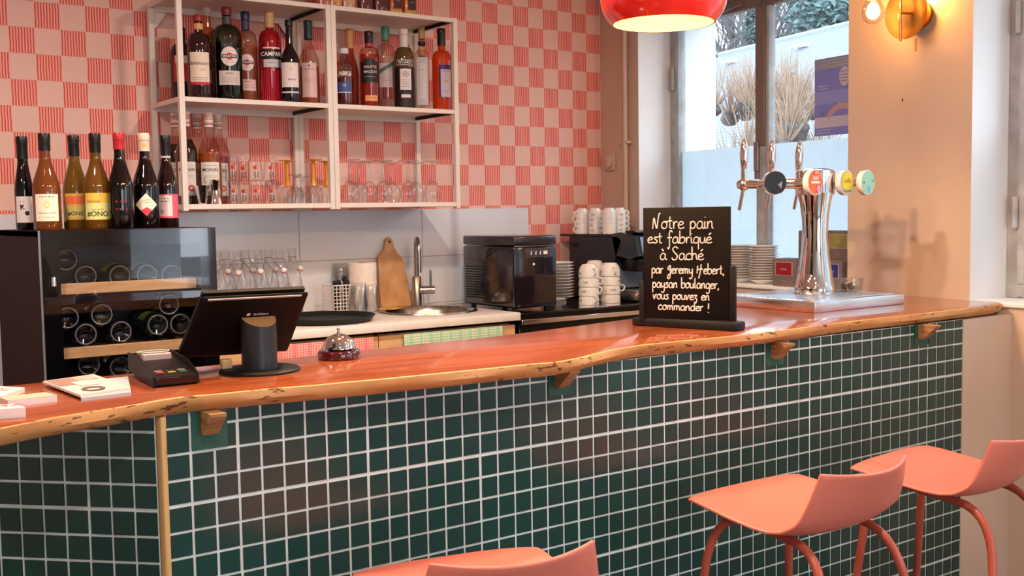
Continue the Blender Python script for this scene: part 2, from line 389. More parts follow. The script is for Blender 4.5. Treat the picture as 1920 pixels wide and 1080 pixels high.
# heating pipe and wall switch on the strip of wall before the window
pp = thing('heating_pipe', 'pair of cream painted vertical pipes on the wall left of the window', 'pipe', PW(.235, -.02, 0), WANG)
B().cyl((-.019, 0, 0), (-.019, 0, CEIL), .008).obj('pipe', M_cream, pp); B().cyl((.015, -.006, 0), (.015, -.006, CEIL), .012).obj('pipe', M_cream, pp)
B().box((0, 0, 1.775), (.085, .03, .014), .003).obj('clamp', M_cream, pp)
sw = thing('wall_dimmer', 'square cream rotary dimmer switch on the wall beside the pipes', 'switch', PW(.09, -.001, 1.682), WANG)
B().box((0, -.006, 0), (.085, .012, .085), .004).obj('plate', M_cream, sw)
B().lathe([(.03, 0), (.029, .012), (.026, .014)], 24, Matrix.Translation((.002, -.012, 0))@Matrix.Rotation(PI/2, 4, 'X')).obj('knob', M_cream, sw)
# ------------------------------------------------------------------ the bar front
M_tile = noisy('dark_green_glazed_tile', rgb(17, 62, 56), rgb(24, 58, 58), 7, .22, .03, coat=0, spec=.6, lo=.3, hi=.7, rv=.05)
M_grout = noisy('pale_cement_grout', rgb(226, 234, 230), rgb(210, 214, 208), 20, .85)
M_greenp = mat('green_painted_patch', rgb(28, 80, 66), .5)
M_cutwood = noisy('rough_sawn_wood', rgb(196, 148, 98), rgb(120, 74, 42), 10, .7, .4, (1, 1, 8), lo=.3, hi=.75)
M_trim = noisy('varnished_beech_strip', rgb(216, 176, 116), rgb(190, 146, 86), 6, .35, 0, (4, 4, .3))
bar = thing('bar_counter', 'bar counter front clad in small dark green square tiles', 'bar counter', (1.9, 2.15, 0))
def loc_obj(b, name, m, root, **k):
    bmesh.ops.transform(b.b, matrix=Matrix.Translation(-Vector(root.location)), verts=b.b.verts); return b.obj(name, m, root, **k)
X0, CP, RP, ZA = .6152, .0468, .0498, 1.0368
notches = [(1, 2.4, -1.2, .55), (19.1, 20.6, -1.2, .35), (34.9, 36.4, -1.2, .4), (49.1, 50.5, -1.2, .4)]
def tilepanel(n, x0, rows, sgn, notch):
    V = []; Fs = []
    gx = [0]*(n+1); gap = .0040
    for j in range(-1, rows):
        for i in range(n):
            z1 = ZA-RP*j; z0 = z1-RP
            if j == -1: z1 = min(z1, 1.066)
            if z0 < .0: z0 = 0
            g0 = gap*(.85+.3*random.random()); wide_c = .0022 if i % 6 == 2 else 0; wide_r = .0028 if j % 6 == 2 else 0
            a = i*CP+g0/2; c = (i+1)*CP-g0/2-wide_c*random.random(); d0 = z0+g0/2+wide_r*.9; d1 = z1-g0/2
            if any(n0-.3 < i+.5 < n1+.3 and (j+.0) < r1 for n0, n1, r0, r1 in notch) : 
                continue
            if d1-d0 < .005: continue
            q = .0012; y0 = -.0034; ty = (random.random()-.5)*.0007; tx = (random.random()-.5)*.0007
            k = len(V)
            V += [(a, 0, d0), (c, 0, d0), (c, 0, d1), (a, 0, d1), (a+q, y0+ty, d0+q), (c-q, y0+tx, d0+q), (c-q, y0-ty, d1-q), (a+q, y0-tx, d1-q)]
            Fs += [(k+4, k+5, k+6, k+7), (k, k+1, k+5, k+4), (k+1, k+2, k+6, k+5), (k+2, k+3, k+7, k+6), (k+3, k, k+4, k+7)]
    return V, Fs
V, Fs = tilepanel(55, X0, 21, 1, [])
b = B(); b.raw([(x+X0, y+2.0+.0034, z) for x, y, z in V], Fs); loc_obj(b, 'front_tiles', M_tile, bar, smooth=0)
b = B(); b.bx((X0, 2.0022, 0), (3.19, 2.012, 1.064)); loc_obj(b, 'front_grout', M_grout, bar, smooth=0)
# return panel at 45 degrees on the left
V, Fs = tilepanel(14, 0, 21, 1, [])
ca = math.radians(135.5); ex = Vector((math.cos(ca), math.sin(ca), 0)); ey = Vector((-math.sin(ca), math.cos(ca), 0))  # ex runs away from the corner
CX, CY = X0-.016, 2.006
b = B(); b.raw([(CX+ex.x*x+ey.x*-y, CY+ex.y*x+ey.y*-y, z-.003) for x, y, z in V], [f[::-1] for f in Fs]); loc_obj(b, 'return_tiles', M_tile, bar, smooth=0)
nrm = Vector((-ey.x, -ey.y, 0))
def rp(x, d, z): return (CX+ex.x*x+ey.x*d, CY+ex.y*x+ey.y*d, z)
b = B(); b.hull([rp(x, d, z) for x in (0, .66) for d in (.0008-.0, -.012) for z in (0, 1.064)])
loc_obj(b, 'return_grout', M_grout, bar, smooth=0)
b = B(); b.prism([(X0, 2.012), (3.19, 2.012), (3.19, 2.11), (X0+.03, 2.11), tuple(rp(.66, -.11, 0)[:2]), tuple(rp(.66, -.012, 0)[:2])], 0, 1.062); loc_obj(b, 'carcass', M_blackm, bar, smooth=0)
b = B(); b.box((X0-.0075, 2.0, .532), (.0145, .018, 1.064), .005, math.radians(22), 3); loc_obj(b, 'corner_strip', M_trim, bar)
for k, (xa, wd) in enumerate(((.700, .031), (1.545, .030), (2.292, .030), (2.965, .030))):
    b = B(); b.bx((xa-.036, 1.9985, 1.000 if k else .990), (xa+.034, 2.004, 1.066)); pl = loc_obj(b, 'bracket_plate', M_greenp, bar, smooth=0)
    b = B(); yb = 1.9985; b.hull([(xa+sx*wd/2-.004, y, z) for sx in (-1, 1) for y, z in ((yb, 1.066), (yb, 1.022), (yb-.014, 1.020), (1.940, 1.060), (1.940, 1.066))]); loc_obj(b, 'bracket', M_cutwood, bar, smooth=20)
# ------------------------------------------------------------------ live-edge bar top
def woodtop():
    m = mat('varnished_reddish_wood', rough=.16, coat=.6, spec=.5); g = G(m); N = g.N; L = g.L; p = N['Principled BSDF']; p.inputs['Coat Roughness'].default_value = .09
    geo = N.new('ShaderNodeNewGeometry'); mp = N.new('ShaderNodeMapping'); mp.inputs['Scale'].default_value = (1.1, 9, 9); L.new(geo.outputs['Position'], mp.inputs[0])
    n1 = N.new('ShaderNodeTexNoise'); n1.inputs['Scale'].default_value = 3; n1.inputs['Detail'].default_value = 6; n1.inputs['Distortion'].default_value = .6; L.new(mp.outputs[0], n1.inputs[0])
    cr = N.new('ShaderNodeValToRGB'); e = cr.color_ramp.elements; e[0].position = .3; e[0].color = (*rgb(128, 58, 30), 1); e[1].position = .7; e[1].color = (*rgb(168, 88, 48), 1); L.new(n1.outputs[0], cr.inputs[0])
    mp2 = N.new('ShaderNodeMapping'); mp2.inputs['Scale'].default_value = (6, 40, 40); L.new(geo.outputs['Position'], mp2.inputs[0])
    n2 = N.new('ShaderNodeTexNoise'); n2.inputs['Scale'].default_value = 1; n2.inputs['Detail'].default_value = 3; L.new(mp2.outputs[0], n2.inputs[0])
    k = g.op('GREATER_THAN', n2.outputs[0], .685); L.new(g.mix(g.op('MULTIPLY', k, .55), cr.outputs[0], rgb(90, 34, 22)), p.inputs['Base Color']); return m
def edgewood():
    m = mat('bare_live_edge_wood', rough=.5); g = G(m); N = g.N; L = g.L; p = N['Principled BSDF']
    geo = N.new('ShaderNodeNewGeometry'); mp = N.new('ShaderNodeMapping'); mp.inputs['Scale'].default_value = (3, 6, 14); L.new(geo.outputs['Position'], mp.inputs[0])
    n1 = N.new('ShaderNodeTexNoise'); n1.inputs['Scale'].default_value = 2; n1.inputs['Detail'].default_value = 5; L.new(mp.outputs[0], n1.inputs[0])
    cr = N.new('ShaderNodeValToRGB'); e = cr.color_ramp.elements; e[0].position = .3; e[0].color = (*rgb(196, 132, 76), 1); e[1].position = .7; e[1].color = (*rgb(222, 168, 106), 1); L.new(n1.outputs[0], cr.inputs[0])
    mp2 = N.new('ShaderNodeMapping'); mp2.inputs['Rotation'].default_value = (0, math.radians(28), 0); mp2.inputs['Scale'].default_value = (34, 14, 130); L.new(geo.outputs['Position'], mp2.inputs[0])
    n2 = N.new('ShaderNodeTexNoise'); n2.inputs['Scale'].default_value = 1; n2.inputs['Detail'].default_value = 2; L.new(mp2.outputs[0], n2.inputs[0])
    n3 = N.new('ShaderNodeTexNoise'); n3.inputs['Scale'].default_value = 4.5; L.new(geo.outputs['Position'], n3.inputs[0])
    k = g.op('MULTIPLY', g.op('GREATER_THAN', n2.outputs[0], .625), g.op('GREATER_THAN', n3.outputs[0], .47))
    n4 = N.new('ShaderNodeTexNoise'); n4.inputs['Scale'].default_value = 8; L.new(mp.outputs[0], n4.inputs[0])
    k2 = g.op('MULTIPLY', g.op('GREATER_THAN', n4.outputs[0], .72), .5)
    L.new(g.mix(g.op('MAXIMUM', g.op('MULTIPLY', k, .85), k2), cr.outputs[0], rgb(88, 44, 26)), p.inputs['Base Color'])
    bp = N.new('ShaderNodeBump'); bp.inputs['Strength'].default_value = .35; bp.inputs['Distance'].default_value = .004; L.new(n1.outputs[0], bp.inputs['Height']); L.new(bp.outputs[0], p.inputs['Normal']); return m
fr_px = [(-160, 826), (-60, 812), (0, 803), (50, 793), (100, 783), (150, 775), (200, 767), (250, 759), (300, 750), (350, 743), (400, 739), (450, 734), (500, 729), (550, 725), (600, 721), (650, 716), (700, 712), (750, 707), (800, 702), (850, 697), (900, 692), (950, 687), (1000, 682), (1030, 680), (1060, 676), (1090, 670), (1120, 662), (1150, 655), (1175, 651), (1200, 647), (1250, 642), (1300, 637), (1350, 632), (1400, 627), (1450, 621), (1500, 615), (1550, 608), (1600, 602), (1650, 596), (1700, 591), (1750, 585), (1800, 579), (1850, 573.5), (1880, 570)]
front = [atZ(x, y, 1.1) for x, y in fr_px]
b = B(); rings = []
rnd = random.Random(3)
for k, p in enumerate(front):
    a = front[max(0, k-1)]; c = front[min(len(front)-1, k+1)]; t = (c-a); t.z = 0; t.normalize(); inw = Vector((-t.y, t.x, 0))
    n1 = .006*math.sin(k*.9)+.004*rnd.random()
    low = 1.9+.03+.01*math.sin(k*.7)
    prof = [(0.004, 1.1), (0, 1.0985), (-.002+n1*.4, 1.092), (-.001+n1, 1.083), (.008+n1, 1.074), (.020+n1*.6, 1.0665), (.034, 1.064)]
    rings.append([b.b.verts.new((p.x+inw.x*i, p.y+inw.y*i, z)) for i, z in prof])
for R0, R1 in zip(rings, rings[1:]):
    for i in range(6): b.b.faces.new((R0[i], R1[i], R1[i+1], R0[i+1])).material_index = 1
back_pts = [(front[0].x, 2.33), (.4, 2.338), (1.25, 2.361), (1.68, 2.39), (2.2, 2.49), (2.8, 2.63), (3.2, 2.72), (PW(1.69, -.004, 0).x, PW(1.69, -.004, 0).y), (PW(2.34, -.004, 0).x, PW(2.34, -.004, 0).y)]
bt = [b.b.verts.new((x, y, 1.1)) for x, y in back_pts]; bb = [b.b.verts.new((x, y, 1.064)) for x, y in back_pts]
b.b.faces.new([R[0] for R in rings][::-1]+bt)
b.b.faces.new([R[6] for R in rings]+bb[::-1])
for i in range(len(bt)-1): b.b.faces.new((bt[i], bb[i], bb[i+1], bt[i+1])).material_index = 1
b.b.faces.new([*rings[0], bb[0], bt[0]]).material_index = 1; b.b.faces.new([*rings[-1][::-1], bt[-1], bb[-1]]).material_index = 1
o = b.obj('live_edge_counter', [woodtop(), edgewood()], smooth=30)
tag(o, 'long live-edge wooden bar top with glossy reddish varnish', 'counter top')
# ------------------------------------------------------------------ outside: street, slate roofed building, pollard willow, trees
M_slate = noisy('hazed_slate_shingles', rgb(140, 150, 164), rgb(124, 136, 152), 30, .7, .5, (1, 1, 6))  # outdoor haze lightened into the slate colour
M_render = noisy('pale_rendered_wall', rgb(190, 188, 182), rgb(170, 166, 158), 4, .9)
M_ground = noisy('pale_gravel_street', rgb(140, 140, 136), rgb(120, 118, 114), 2, .9)
M_bark = noisy('grey_willow_bark', rgb(96, 96, 96), rgb(56, 56, 58), 9, .9, .8, (1, 1, .4))
M_twig = mat('straw_coloured_shoots', rgb(150, 130, 112), .8)
M_bark2 = mat('grey_brown_bark', rgb(92, 94, 98), .9)
M_fir = noisy('hazed_blue_green_needles', rgb(112, 138, 138), rgb(90, 116, 116), 5, .9)  # needle colour paled to carry the outdoor haze
b = B(); b.prism([tuple(PW(s, d, 0)[:2]) for s, d in ((-60, .5), (40, .5), (40, 70), (-60, 70))], -.25, -.15)
struct('floor_street', b, M_ground, smooth=0)
hs = thing('slate_roofed_house', 'long pale house with a slate roof across the street', 'house', PW(0, 12, -.15))
R0, R1 = atX(1361, 104, 1), atX(1592, 49, 1)
def onWp(x, y, d): r = ray(x, y); k = (d+WC.dot(WN))/(r.x*WN.x+r.y*WN.y); p = r*k; s = (Vector((p.x, p.y))-WC).dot(WT); return s, p.z+EYE
DR = 13.0
sL, zL = onWp(1361, 104, DR); sR, zR = onWp(1592, 49, DR)
def zr(s): return zL+(zR-zL)*(s-sL)/(sR-sL)
eZ, eD = 2.15, 9.3
b = B(); n = 26
def roofpt(s, v):   # v 0 ridge .. 1 eaves
    return PW(s, DR+(eD-DR)*v, zr(s)+(eZ-zr(s))*v)
sE = 16; nrow = 44
for r in range(nrow):
    va, vb = r/nrow, (r+1)/nrow
    hip = lambda v: sL-.2-2.2*v
    p = [roofpt(hip(va), va), roofpt(sE, va), roofpt(sE, vb), roofpt(hip(vb), vb)]
    up = Vector((0, 0, .035)); b.face([p[0], p[1], p[2]+up, p[3]+up]); b.face([p[3]+up, p[2]+up, p[2], p[3]])
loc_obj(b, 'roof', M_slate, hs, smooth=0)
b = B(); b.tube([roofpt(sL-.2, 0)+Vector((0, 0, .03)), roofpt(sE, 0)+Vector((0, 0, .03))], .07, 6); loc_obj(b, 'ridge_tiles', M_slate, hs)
b = B(); b.hull([PW(s, d, z) for s in (sL-2.0, sE) for d in (eD+.35, DR+3.4) for z in (-.15, eZ-.05)]); loc_obj(b, 'wall', M_render, hs, smooth=0)
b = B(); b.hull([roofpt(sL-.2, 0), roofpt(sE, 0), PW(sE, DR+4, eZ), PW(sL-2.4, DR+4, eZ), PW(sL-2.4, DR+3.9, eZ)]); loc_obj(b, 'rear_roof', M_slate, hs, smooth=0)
for px, py in ((1362, 128), (1494, 96)):
    v = .12; s_, z_ = onWp(px, py, DR-.6)
    b = B(); b.box(tuple(roofpt(s_, .12)+Vector((0, 0, .05))), (.3, .35, .06), .02, WANG); loc_obj(b, 'roof_vent', M_white, hs)
# pollard willow
rw = random.Random(11)
wc_s, _ = onWp(1400, 240, 5.2)
wl = thing('pollard_willow', 'old pollarded willow bristling with straw-coloured shoots outside the window', 'tree', PW(wc_s, 5.2, -.15))
b = B(); knobs = []
def limb(p0, p1, r0, r1, n=7, wob=.06):
    P = [p0.lerp(p1, i/n)+Vector((rw.uniform(-wob, wob), rw.uniform(-wob, wob), rw.uniform(-wob, wob)*.6))*(1 if 0 < i < n else 0) for i in range(n+1)]
    b.tube(P, [r0+(r1-r0)*i/n+rw.uniform(0, .02) for i in range(n+1)], 9); return P
for ds in (-.35, .30):
    base = PW(wc_s+ds, 5.2+ds*.5, -.2); top = PW(wc_s+ds*1.1, 5.2, 1.35); limb(base, top, .26, .24)
    for k in range(5):
        e = top+Vector((WT.x, WT.y, 0))*rw.uniform(-.75, .75)+Vector((WN.x, WN.y, 0))*rw.uniform(-.4, .4)+Vector((0, 0, rw.uniform(.25, .75)))
        limb(top+Vector((0, 0, -.1)), e, .14, .09, 5, .04); knobs.append(e)
for px, py in ((1455, 245), (1480, 235), (1500, 240), (1470, 222), (1520, 238)):
    s_, z_ = onWp(px, py, 5.2); e = PW(s_, 5.2+rw.uniform(-.3, .3), z_); limb(PW(wc_s+.4, 5.2, 1.5), e, .10, .06, 6, .05); knobs.append(e)
for px, py in ((1346, 222), (1356, 208), (1368, 214), (1378, 200), (1390, 206), (1402, 196), (1414, 204), (1428, 196), (1440, 206), (1452, 200), (1464, 210), (1476, 200), (1490, 212), (1506, 216)):
    s_, z_ = onWp(px, py, 5.2); knobs.append(PW(s_, 5.2+rw.uniform(-.3, .3), z_))
for kb in knobs: b.sphere(kb, rw.uniform(.06, .11), 8, (1, 1, .8))
loc_obj(b, 'trunk', M_bark, wl)
b = B()
for kb in knobs:
    for k in range(66):
        a = rw.uniform(0, 2*PI); sp_ = rw.uniform(.05, 1.1); L_ = rw.uniform(.18, .62)
        if rw.random() < .25: sp_ = rw.uniform(.8, 1.5); L_ *= .6
        d = Vector((math.cos(a)*sp_, math.sin(a)*sp_, 1)).normalized()
        p1 = kb+d*L_*.5; p2 = kb+d*L_+Vector((0, 0, L_*.18))
        b.tube([kb, p1, p2], [.0055, .004, .0015], 3)
loc_obj(b, 'shoots', M_twig, wl, fixn=False)
# trees behind the house
def bare_tree(s, d, h, label, seed, mt=M_bark2, dense=5):
    r_ = random.Random(seed); root = thing('bare_tree', label, 'tree', PW(s, d, -.15), 0, 'bare trees behind the house')
    bb_ = B()
    def grow(p, dr, L_, r, lev):
        n = 4; P = [p]
        for i in range(n):
            dr = (dr+Vector((r_.uniform(-.16, .16), r_.uniform(-.16, .16), r_.uniform(-.02, .12)))).normalized(); P.append(P[-1]+dr*L_/n)
        bb_.tube(P, [r*(1-.6*i/n) for i in range(n+1)], 5 if lev < 2 else 3)
        if lev < dense-1:
            for k in range(4 if lev else 11):
                t_ = r_.uniform(.35, 1) if lev else r_.uniform(.25, 1); q = P[min(n, int(t_*n))]
                a = r_.uniform(0, 2*PI); e = (dr*.8+Vector((math.cos(a), math.sin(a), r_.uniform(.1, .6)))*.8).normalized()
                grow(q, e, L_*(.5 if lev else .38), r*.42, lev+1)
    grow(Vector((0, 0, 0)), Vector((0, 0, 1)), h*.8, .17, 0)
    o = bb_.obj('branches', mt, root, fixn=False); return root
def fir_tree(s, d, h, w_, label, seed):
    r_ = random.Random(seed); root = thing('fir_tree', label, 'tree', PW(s, d, -.15), 0, 'evergreens behind the house')
    B().cyl((0, 0, 0), (0, 0, h*.95), .16, .03, 8).obj('trunk', M_bark2, root)
    bb_ = B()
    for k in range(2600):
        t_ = r_.random()**.8; z = h*(.12+.88*t_); rr = w_*(1-t_)**.7*r_.random()**.5; a = r_.uniform(0, 2*PI); c = Vector((rr*math.cos(a), rr*math.sin(a), z)); q = r_.uniform(.10, .22)
        e1 = Vector((r_.uniform(-1, 1), r_.uniform(-1, 1), r_.uniform(-.5, .5))).normalized()*q; e2 = Vector((r_.uniform(-1, 1), r_.uniform(-1, 1), r_.uniform(-1, .2))).normalized()*q*.5
        bb_.face([c-e1, c+e2, c+e1, c-e2])
    bb_.obj('needles', M_fir, root, smooth=0, fixn=False); return root
for k, (px, h) in enumerate(((1350, 9.5), (1362, 11), (1371, 10), (1381, 11.5), (1392, 10.5), (1404, 11.5), (1418, 11), (1454, 11), (1464, 10), (1476, 11.5), (1488, 11))):
    s_, _ = onWp(px, 60, 22+(k % 3)*5)
    bare_tree(s_, 22+(k % 3)*5, h*(22+(k % 3)*5)/25, '%s from the left of the bare trees above the slate roof' % ORD[k].replace('lowest', 'first'), 40+k)
for k, (px, h, wd) in enumerate(((1408, 8.2, 1.0), (1510, 9.5, 1.7), (1535, 11.5, 2.0), (1562, 9.5, 1.8), (1590, 11.5, 2.0), (1425, 10, 1.2), (1625, 11, 2))):
    s_, _ = onWp(px, 60, 22+(k % 2)*3)
    fir_tree(s_, 22+(k % 2)*3, h, wd, 'blue-green evergreen above the slate roof, '+('between the left bare trees', 'just right of the window stile', 'tall one behind the middle of the right pane', 'lower one right of the middle of the right pane', 'tall one beside the pillar', 'slim one near the window stile', 'mostly hidden behind the pillar')[k], 70+k)
# ------------------------------------------------------------------ lamps of the room
M_red = mat('glossy_red_enamel', (.85, .02, .015), .18, coat=.8, spec=.6)
M_inner = mat('glow_yellowed_enamel', rgb(196, 168, 84), .5)  # the bulb's yellow glow is put into this enamel colour
M_glow = mat('glowing_bulb', (1, .8, .5), .3, emit=(1, .72, .36), es=9)
M_cord = mat('dark_fabric_cord', rgb(40, 30, 28), .7)
WARM = (1, .60, .28)
def pendant(loc, label, grp=True):
    root = thing('pendant_lamp', label, 'lamp', loc)
    prof = []
    for i in range(15):
        t_ = i/14; a = -.62+t_*(PI/2+.45); prof.append((.172*math.cos(a), .118*math.sin(a)+.0686))
    outp = [(.140, 0)]+prof[1:]
    b = B(); b.lathe(outp, 48, cap=False); b.obj('shade', M_red, root)
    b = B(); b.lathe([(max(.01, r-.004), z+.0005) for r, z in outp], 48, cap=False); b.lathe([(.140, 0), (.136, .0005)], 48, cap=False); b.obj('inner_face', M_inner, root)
    b = B(); b.lathe([(.03, .165), (.03, .2), (.018, .21), (.012, .24)], 20); b.obj('cap', M_brass, root)
    B().cyl((0, 0, .24), (0, 0, CEIL-loc[2]-.03), .003, n=8).obj('cord', M_cord, root)
    B().lathe([(.05, 0), (.045, .03)], 24, Matrix.Translation((0, 0, CEIL-loc[2]-.03))).obj('ceiling_rose', M_red, root)
    b = B(); b.sphere((0, 0, .085), .032, 16); b.obj('bulb', M_glow, root)
    l = lamp('pendant_light', 'POINT', Vector(loc)+Vector((0, 0, .045)), 26, (1, .60, .24), .02); return root
pc = atY(1238, 44, 2.2)
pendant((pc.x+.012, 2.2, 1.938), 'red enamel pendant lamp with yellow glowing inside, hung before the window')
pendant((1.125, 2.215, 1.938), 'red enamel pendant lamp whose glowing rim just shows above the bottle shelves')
# bare bulb
bp = atY(1637, 22, 1.6)
bl = thing('bare_bulb_pendant', 'small bare glowing bulb hanging beside the brass wall lamp', 'lamp', (bp.x, 1.6, bp.z-.028))
B().lathe([(0, 0), (.012, .002), (.022, .010), (.0265, .022), (.0265, .03), (.021, .043), (.014, .055), (.013, .06)], 24, cap=False).obj('bulb_glass', glass('bulb_glass', (1, .93, .8), .8), bl)
b = B(); b.tube([(-.004, 0, .05), (-.007, 0, .025), (-.002, .002, .018), (.003, 0, .036), (.006, 0, .018), (.004, 0, .05)], .0016, 6); b.obj('filament', mat('hot_filament', (1, .8, .5), .5, emit=(1, .70, .30), es=120), bl)
B().lathe([(.0145, .055), (.0175, .058), (.0175, .085), (.012, .092)], 20).obj('lamp_holder', M_steel, bl)
B().cyl((0, 0, .09), (0, 0, CEIL-bp.z+.028), .0025, n=8).obj('cord', M_cord, bl)
lamp('bulb_light', 'POINT', (bp.x, 1.6, bp.z-.002), 2.5, (1, .62, .28), .02)
# brass wall lamp
sc = thing('wall_lamp', 'round brass wall lamp glowing orange on the pillar between the windows', 'lamp', PW(2.015, 0, 2.12), WANG)
RX = Matrix.Rotation(PI/2, 4, 'X')
b = B(); b.lathe([(.045, -.001), (.045, -.014), (.0, -.016)], 32, RX@Matrix.Diagonal((1, 1, -1, 1))); b.obj('wall_plate', M_brass, sc)
b = B(); b.lathe([(0, .055), (.04, .058), (.07, .068), (.09, .088), (.093, .09), (.072, .064), (.04, .0545), (0, .051)], 40, RX@Matrix.Diagonal((1, 1, 1, 1)), cap=False); b.obj('dish', M_brass, sc)
b = B(); b.cyl((.012, -.050, -.09), (.012, -.050, -.135), .004, n=10); b.cyl((0, 0, 0), (0, -.055, 0), .009); b.obj('stem', M_brass, sc)
b = B(); b.cyl((-.01, -.105, -.100), (-.01, -.105, .12), .0045, n=10); b.cyl((-.01, -.105, 0), (0, -.055, 0), .004, n=8); b.obj('front_rod', M_brass, sc)
q = PW(2.0, -.035, 2.19); lamp('wall_lamp_light', 'POINT', q, 10, (1, .47, .12), .03)
q = PW(2.0, -.12, 2.15); lamp('wall_lamp_front', 'POINT', q, 1.1, (1, .55, .17), .008)
b = B()
for dz in (0, -.012): b.sphere((0.004*(dz < 0), 0, dz*.7), .0055, 8, (.7, .5, 1))
o = b.obj('wall_plug', mat('brown_plug', rgb(90, 50, 30), .7)); o.location = PW(1.93, -.001, 1.825); tag(o, 'pair of small brown screw holes in the pillar under the wall lamp', 'wall plug')
# unseen ceiling fill lights, added to brighten the bar and the back wall
for k, (x, y) in enumerate(((.3, 2.55), (1.75, 2.65), (-.9, 1.4), (.6, .6), (2.2, .9))):
    r = thing('fill_spot', 'round added fill-light spot '+('above the till tablet', 'above the bar near the bell', 'over the left end of the room', 'in front of the bar at the left', 'above the bar stools')[k], 'lamp', (x, y, CEIL-.012)); b = B(); b.lathe([(.05, 0), (.05, .012)], 20); b.obj('bezel', M_white, r)
    lamp('fill_light', 'AREA', (x, y, CEIL-.02), (20, 18, 12, 14, 14)[k], (1, .84, .72), .09)
# ------------------------------------------------------------------ bar stools
M_coral = mat('coral_plastic', rgb(222, 122, 104), .38); M_coralm = mat('coral_painted_steel', rgb(186, 88, 68), .3)
def stool(loc, rz, label):
    root = thing('bar_stool', label, 'stool', loc, rz, 'coral bar stools along the counter')
    prof = [(.185, .735), (.17, .737), (.13, .734), (.08, .728), (.03, .722), (-.02, .716), (-.06, .714), (-.095, .720), (-.122, .736), (-.140, .762), (-.153, .795), (-.163, .830), (-.172, .866)]
    n = len(prof)-1
    def fn(u, v):
        x = u*2-1; k = v*n; i = min(int(k), n-1); f = k-i
        y = prof[i][0]*(1-f)+prof[i+1][0]*f; z = prof[i][1]*(1-f)+prof[i+1][1]*f
        back = max(0, (v-.55)/.45); fr = max(0, 1-v/.3)
        hw = .19+.012*math.sin(PI*min(1, v/.55))-.040*back**1.2
        y += -.048*(1-x*x)*back**.8 + .030*(1-x**4)*fr*fr*.4
        z += -.018*(1-x*x)*min(1, v/.3)*(1-back*.8) + (.010*(1-abs(x)**3))*fr - .006*back*(1-x*x)
        if back < .3: z += .004*abs(x)**3
        return (x*hw, y, z)
    b = B(); b.grid(fn, 20, 40); o = b.obj('seat_shell', M_coral, root, smooth=60)
    md = o.modifiers.new('thickness', 'SOLIDIFY'); md.thickness = .008; md.offset = -1
    md = o.modifiers.new('edge', 'BEVEL'); md.width = .003; md.segments = 2; md.limit_method = 'ANGLE'; md.angle_limit = math.radians(50)
    for sx in (-1, 1):
        def arc(p0, p1, p2, k=6): return [p0*(1-t)**2+p1*2*t*(1-t)+p2*t*t for t in [i/k for i in range(k+1)]]
        V_ = Vector; x = sx*.125; xo = sx*.205
        top = [V_((x, .07, .708)), V_((x, -.04, .697))]
        b = B(); f0 = V_((xo, .225, .008)); k0 = V_((x+sx*.012, .135, .690))
        b.tube(arc(V_((x, .04, .7085)), V_((x, .150, .722)), V_((x+sx*.022, .165, .60)))+[f0], .0105, 12); b.obj('leg', M_coralm, root)
        b = B(); b.tube([V_((x, .04, .7085)), V_((x, -.03, .699))]+arc(V_((x, -.075, .694)), V_((x, -.150, .688)), V_((x+sx*.018, -.172, .59)))+[V_((xo, -.235, .008))], .0105, 12); b.obj('leg', M_coralm, root)
    b = B(); h = .25; kx = .172; b.tube([(-kx, .198, h), (kx, .198, h)], .008, 10); b.tube([(-kx, -.212, h), (kx, -.212, h)], .008, 10)
    b.tube([(-kx, -.212, h), (-kx, .198, h)], .008, 10); b.tube([(kx, -.212, h), (kx, .198, h)], .008, 10); b.obj('footrest', M_coralm, root)
    b = B()
    for sx in (-1, 1):
        for sy in (.228, -.238): b.lathe([(.013, 0), (.013, .012)], 12, Matrix.Translation((sx*.206, sy, 0)))
    return root
stool((1.982, 1.645, 0), 0, 'coral bar stool second from the right, seen whole in front of the green tiles')
stool((2.548, 1.622, 0), math.radians(6), 'rightmost coral bar stool, its backrest cut by the right edge of the photo')
stool((1.056, 1.615, 0), math.radians(-13), 'coral bar stool nearest the left, only its low backrest and seat showing')
# ------------------------------------------------------------------ back counter
ZW = 1.010
def W_(p): return Vector(p)
carc = B()
for a, c in (((1.262, 3.745, .1), (1.28, 4.365, .962)), ((1.975, 3.745, .1), (1.993, 4.365, .962)), ((2.622, 3.745, .1), (2.64, 4.365, .962)), ((1.262, 3.745, .1), (2.64, 4.365, .118)), ((1.262, 4.347, .1), (2.64, 4.365, .962)), ((1.262, 3.745, .85), (2.64, 3.76, .962))): carc.bx(a, c)
cab = thing('base_cabinet', 'pale maple base cabinet under the white sink worktop', 'cabinet', (2.0, 4.0, 0))
loc_obj(carc, 'body', M_wood, cab, smooth=0)
loc_obj(B().bx((1.27, 3.79, 0), (2.64, 4.36, .1)), 'plinth', M_blackm, cab, smooth=0)
for a, c in ((1.262, 1.985), (1.989, 2.64)):
    d = loc_obj(B().bx((a, 3.727, .105), (c, 3.744, .957), .0015, 1), 'door', M_wood, cab)
wt = thing('worktop', 'white worktop with rounded front edge and a round sink let in', 'worktop', (2.0, 4.0, ZW))
SKC = atZ(795, 587, ZW); SKR = .215; SKC = Vector((2.405, 4.045, ZW))
b = B(); b.bx((1.262, 3.70, ZW-.034), (2.652, 4.37, ZW-.0005), .004, 2); loc_obj(b, 'slab', noisy('white_laminate', rgb(236, 226, 220), rgb(228, 218, 212), 30, .35), wt)
o = [c for c in kids(wt)][0]
cut = bpy.data.objects.new('cut', B().cyl((SKC.x, SKC.y, ZW-.3), (SKC.x, SKC.y, ZW+.2), SKR-.012, n=48).mesh('cut', M_white, 0)); COL.objects.link(cut)
md = o.modifiers.new('hole', 'BOOLEAN'); md.object = cut; md.solver = 'EXACT'
dg = bpy.context.evaluated_depsgraph_get()
